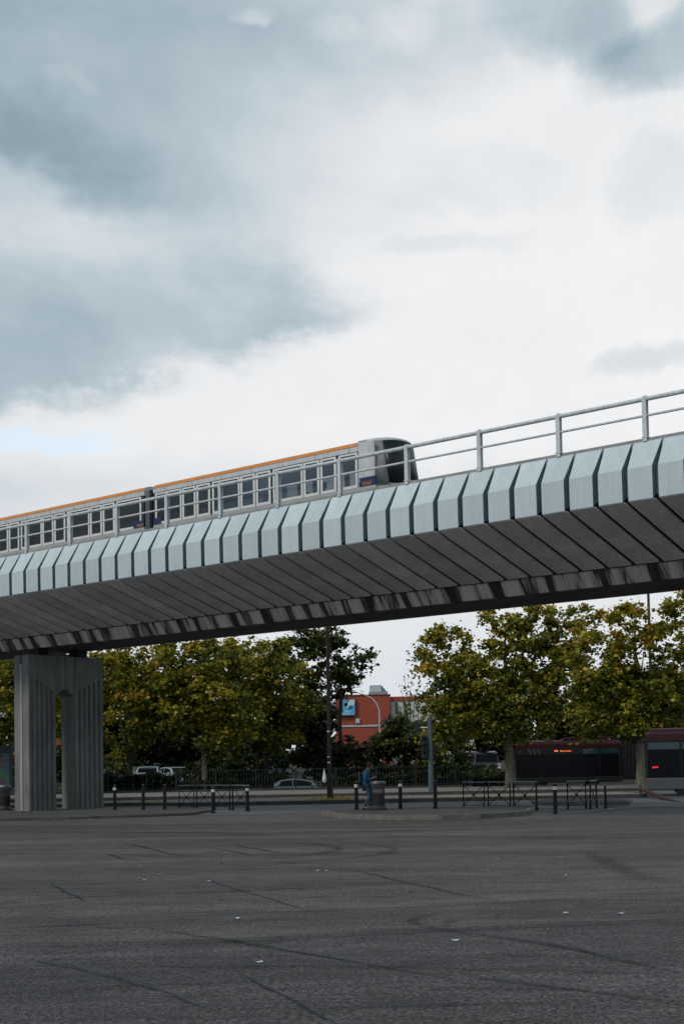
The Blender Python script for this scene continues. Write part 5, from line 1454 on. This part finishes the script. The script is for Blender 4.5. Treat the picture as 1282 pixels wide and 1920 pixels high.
# shrubs
def shrub(label, px, Y, lobes, matn='greygreen', tint0=.42, leaf=.24, cr=.55, per=110, dens=3.2, **k):
    return make_tree(label, px, Y, hgt(Y), lobes, leaf=leaf, dens=dens, cr=cr, per=per, matn=matn, tint0=tint0, tvar=.25, name='shrub', cat='shrub', bark='barkd', tr=.05, group='shrubs behind the fence', depth=1.8, twig=14, **k)
shrub('tall grey-green conical shrub just left of the brown lamp post', 590, 99, [(608, 1345, 22, 50), (590, 1350, 38, 40), (575, 1400, 42, 35), (600, 1430, 35, 35), (600, 1320, 22, 25)])
shrub('brownish twiggy shrub directly below the brick wall', 665, 98, [(655, 1402, 46, 22), (700, 1402, 36, 22), (660, 1440, 60, 26), (640, 1460, 40, 22), (700, 1450, 40, 24)])
shrub('broad dark green shrub right of the brick wall, behind the litter bin', 755, 97, [(760, 1385, 48, 30), (730, 1420, 45, 40), (790, 1430, 45, 45), (745, 1362, 26, 20)], 'green', .35)
shrub('dark shrub below the plane foliage right of the signal post', 850, 96, [(850, 1450, 45, 28), (830, 1420, 40, 34), (900, 1460, 44, 20)], 'green', .3)
shrub('low dark shrub beside the black people carrier', 935, 95, [(930, 1465, 34, 18), (905, 1452, 22, 16)], 'green', .45)
shrub('low dark shrub behind the fence below the white van', 510, 99, [(500, 1455, 50, 12), (460, 1440, 50, 24), (540, 1420, 26, 18)], 'green', .3)
shrub('low dark shrub behind the fence around the pale plane trunk', 400, 100, [(395, 1440, 50, 24), (360, 1455, 40, 16)], 'green', .25)
shrub('low shrub below the white cars at the left', 240, 101, [(215, 1440, 22, 22), (205, 1470, 22, 14)], 'green', .4)
shrub('dark hedge bush behind the advertising panel left of the pier', 30, 95, [(10, 1430, 60, 45), (100, 1430, 50, 40)], 'green', .2)
for i_, (px_, lab_) in enumerate([(150, 'dark undergrowth mass right of the pier, behind the low fence'), (330, 'dark undergrowth mass between the thin dark trunk and the pale trunk'), (460, 'dark undergrowth mass right of the pale trunk'), (820, 'dark undergrowth mass behind the signal post'), (1010, 'dark undergrowth mass behind the left end of the far bus'), (1160, 'dark undergrowth mass behind the middle of the far bus'), (1270, 'dark undergrowth mass behind the near bus')]):
    bt(lab_, px_, 124+i_ % 3, [(px_, 1385, 95, 34), (px_+20, 1418, 95, 26)], dens=1.7, tint0=.12, leaf=.42, per=60, depth=3., name='undergrowth', group='dark undergrowth beyond the trees')  # dark leaf tint paints in the deep shade between the trunks
def hedge(label, x0_, x1_, ytop):
    Y = 91.2; a_ = at(x0_, 1440, Y).x; b_ = at(x1_, 1440, Y).x; zt_ = at((x0_+x1_)/2, ytop, Y).z
    t = thing('hedge', label, 'hedge', (a_, Y, 0), 0, 'dark hedges right behind the fence')
    n_ = int((b_-a_)*zt_*900)
    x = rng.uniform(0, b_-a_, n_); top_ = zt_ + .12*np.sin(x*1.9+x0_) + .08*np.sin(x*4.3)
    z = rng.uniform(0, 1, n_)**.7*top_; y = rng.uniform(-.45, .45, n_)
    leaves('foliage', np.stack([x, y, z], 1), .15, rng.normal(.05, .15, n_), M['green'], t)  # low leaf tint paints in the deep shade under the trees
    st_ = MB(); xx = .3
    while xx < b_-a_-.2:
        st_.tube([(xx, 0, 0), (xx+.05, .02, zt_*.7)], [.03, .015], 5); xx += .7
    st_.build('stems', M['barkd'], t)
hedge('dark hedge behind the low rail fence right of the pier', 150, 335, 1453)
hedge('dark hedge behind the bar fence around the pale plane trunk', 337, 512, 1462)
hedge('dark hedge between the silver car and the signal post, behind the fence', 612, 800, 1452)
hedge('dark hedge behind the fence end, right of the signal post', 802, 960, 1452)
# wispy sapling
def sapling():
    Y = 100; bx = at(765, 1400, Y).x; zb_ = hgt(Y)
    t = thing('sapling', 'thin wispy saplings with few leaves against the white shop wall', 'sapling', (bx, Y, zb_))
    st = MB(); P_, T_ = [], []
    for (pa, pb) in [((770, 1390), (748, 1290)), ((772, 1395), (760, 1272)), ((768, 1390), (772, 1268)), ((775, 1390), (783, 1280)), ((765, 1390), (738, 1315)), ((780, 1390), (792, 1300)), ((770, 1390), (755, 1320))]:
        a_, b_ = at(*pa, Y), at(*pb, Y)
        pts_ = []
        for i in range(9):
            f_ = i/8; q = a_.lerp(b_, f_); q.x += .12*math.sin(f_*5+pa[0]); pts_.append((q.x-bx, random.uniform(-.1, .1)+(pa[0]-770)*.1, q.z-zb_))
            for _ in range(7 if f_ > .15 else 2):
                P_.append((pts_[-1][0]+random.gauss(0, .16), pts_[-1][1]+random.gauss(0, .2), pts_[-1][2]+random.gauss(0, .16))); T_.append(random.uniform(.1, .6))
        st.tube(pts_, [.03*(1-i/9)+.008 for i in range(9)], 5)
    st.build('stems', M['barkd'], t)
    leaves('leaves', np.array(P_), .17, np.array(T_), M['autumn'], t)
sapling()

# far-off wooded backdrop
def backwood():
    P_, T_ = [], []
    n_ = 26000
    x = rng.uniform(-75, 75, n_); y = rng.uniform(168, 180, n_)
    top = 4.2 + 1.6*np.sin(x*.21)+1.2*np.sin(x*.53+1)+.7*np.sin(x*1.3)
    # lower behind the brick building gap
    z = rng.uniform(0, 1, n_)**.7*top + 1.2
    leaves('distant_woods', np.stack([x, y, z], 1), .8, rng.uniform(0, .6, n_), M['green'], None)
backwood(); tag(bpy.data.objects['distant_woods'], 'dark line of distant trees along the horizon', 'woods', None, 'stuff')

# ------------------------------------------------------------------ litter and leaves on the ground
def leaf_litter(name, label, area, n, s=.07, tint=(.5, 1.)):
    P_ = np.array([area(random.random(), random.random()) for _ in range(n)])
    o_ = leaves(name, P_, s, rng.uniform(*tint, n), M['autumn'], None, 3.)
    tag(o_, label, 'leaves', None, 'stuff')
c0 = gnd(619, 1498, .15)
leaf_litter('leaf_litter', 'dead leaves gathered round the foot of the brown lamp post', lambda a, b: (c0.x+random.gauss(0, .75), c0.y+random.gauss(0, .8), .17+abs(random.gauss(0, .03))), 700)
c1_ = gnd(765, 1506, .15)
leaf_litter('leaf_litter', 'dead leaves along the far kerb behind the central island', lambda a, b: (-1+a*10, 59.75+abs(random.gauss(0, .25)), .17+random.random()*.03), 500)
leaf_litter('leaf_litter', 'dead leaves scattered on the left pavement near the pier', lambda a, b: (-16+a*8, 61+b*4, .165+random.random()*.02), 260)
M['papers'] = mat('litter_paper', (.62, .66, .66), .7)
M['dryleaf'] = mat('dry_leaf', (.32, .13, .05), .8, var=.4, scale=20)
M['dkleaf'] = mat('dark_leaf', (.05, .035, .02), .8)
def crumple(name, mt, s):
    n_ = 7; vs = [(s*math.cos(2*math.pi*i/n_)*random.uniform(.5, 1), s*.8*math.sin(2*math.pi*i/n_)*random.uniform(.5, 1), random.uniform(0, .35)*s) for i in range(n_)] + [(0, 0, s*.22)]
    return MB().add(vs, [(i, (i+1) % n_, n_) for i in range(n_)]).build(name, mt)
LOC = {(596, 1634): 'larger white paper scrap of the close pair in the middle of the asphalt',
       (611, 1635): 'smaller white paper scrap just right of the larger one mid-asphalt',
       (713, 1544): 'white scrap right below the kerb of the central island, under the litter bin',
       (860, 1543): 'white scrap below the right half of the central island kerb',
       (852, 1767): 'white paper scrap below the hooked tyre mark, lowest on the right',
       (270, 1653): 'white scrap alone on the left part of the asphalt, below the pier',
       (445, 1724): 'pale scrap on the asphalt left of centre, near the long pale joint',
       (967, 1641): 'largest orange leaf on the asphalt, right of centre below the tall bollard',
       (575, 1709): 'orange leaf at the lower end of the long diagonal crack',
       (766, 1672): 'orange leaf in the middle of the asphalt, above the hooked tyre mark',
       (975, 1555): 'orange leaf close below the right tip of the central island',
       (170, 1597): 'orange leaf highest on the left part of the asphalt',
       (299, 1642): 'orange leaf left of the start of the diagonal crack'}
pap = [(596, 1634), (611, 1635), (270, 1653), (445, 1724), (1061, 1643), (1060, 1714), (1162, 1715), (852, 1767), (713, 1544), (487, 1807), (860, 1543), (393, 1654), (515, 1560), (1250, 1560), (170, 1537)]
lv = [(299, 1642), (575, 1709), (766, 1672), (967, 1641), (975, 1555), (235, 1590), (932, 1612), (262, 1628), (170, 1597), (845, 1632), (912, 1635), (1015, 1600), (1190, 1580), (120, 1580), (640, 1558), (8, 1693), (1100, 1660)]
for kind_, lst, mt, s_, lab, cat, grp in (('paper_scrap', pap, 'papers', .042, 'small crumpled white scrap of litter lying on the asphalt', 'litter', 'white litter scraps on the asphalt'), ('fallen_leaf', lv, 'dryleaf', .055, 'dry orange-brown leaf lying on the asphalt', 'leaf', 'dry leaves on the asphalt')):
    protos = [crumple(kind_, M[mt], s_) for _ in range(3)]
    for i, (x, y) in enumerate(lst):
        if i < 3: o_ = protos[i]
        else: o_ = protos[i % 3].copy(); sc.collection.objects.link(o_)
        g_ = gnd(x, y); o_.location = (g_.x, g_.y, .012); o_.rotation_euler = (0, 0, random.uniform(0, 6)); k = random.uniform(.7, 1.3); o_.scale = (k*1.2, k, k)
        tag(o_, LOC.get((x, y), lab), cat, grp)
# white thing hanging on the fence
p = at(608, 1458, 87.3)
t = thing('plastic_bag', 'white plastic bag hanging on the dark fence left of the brown post', 'bag', p)
MB().add(*(lambda q: (q.v, q.f))(MB().lathe([(.01, .55), (.03, .42), (.07, .25), (.12, 0), (.13, -.18), (.08, -.30), (.01, -.33)], 10))).build('bag', M['white'], t, True)
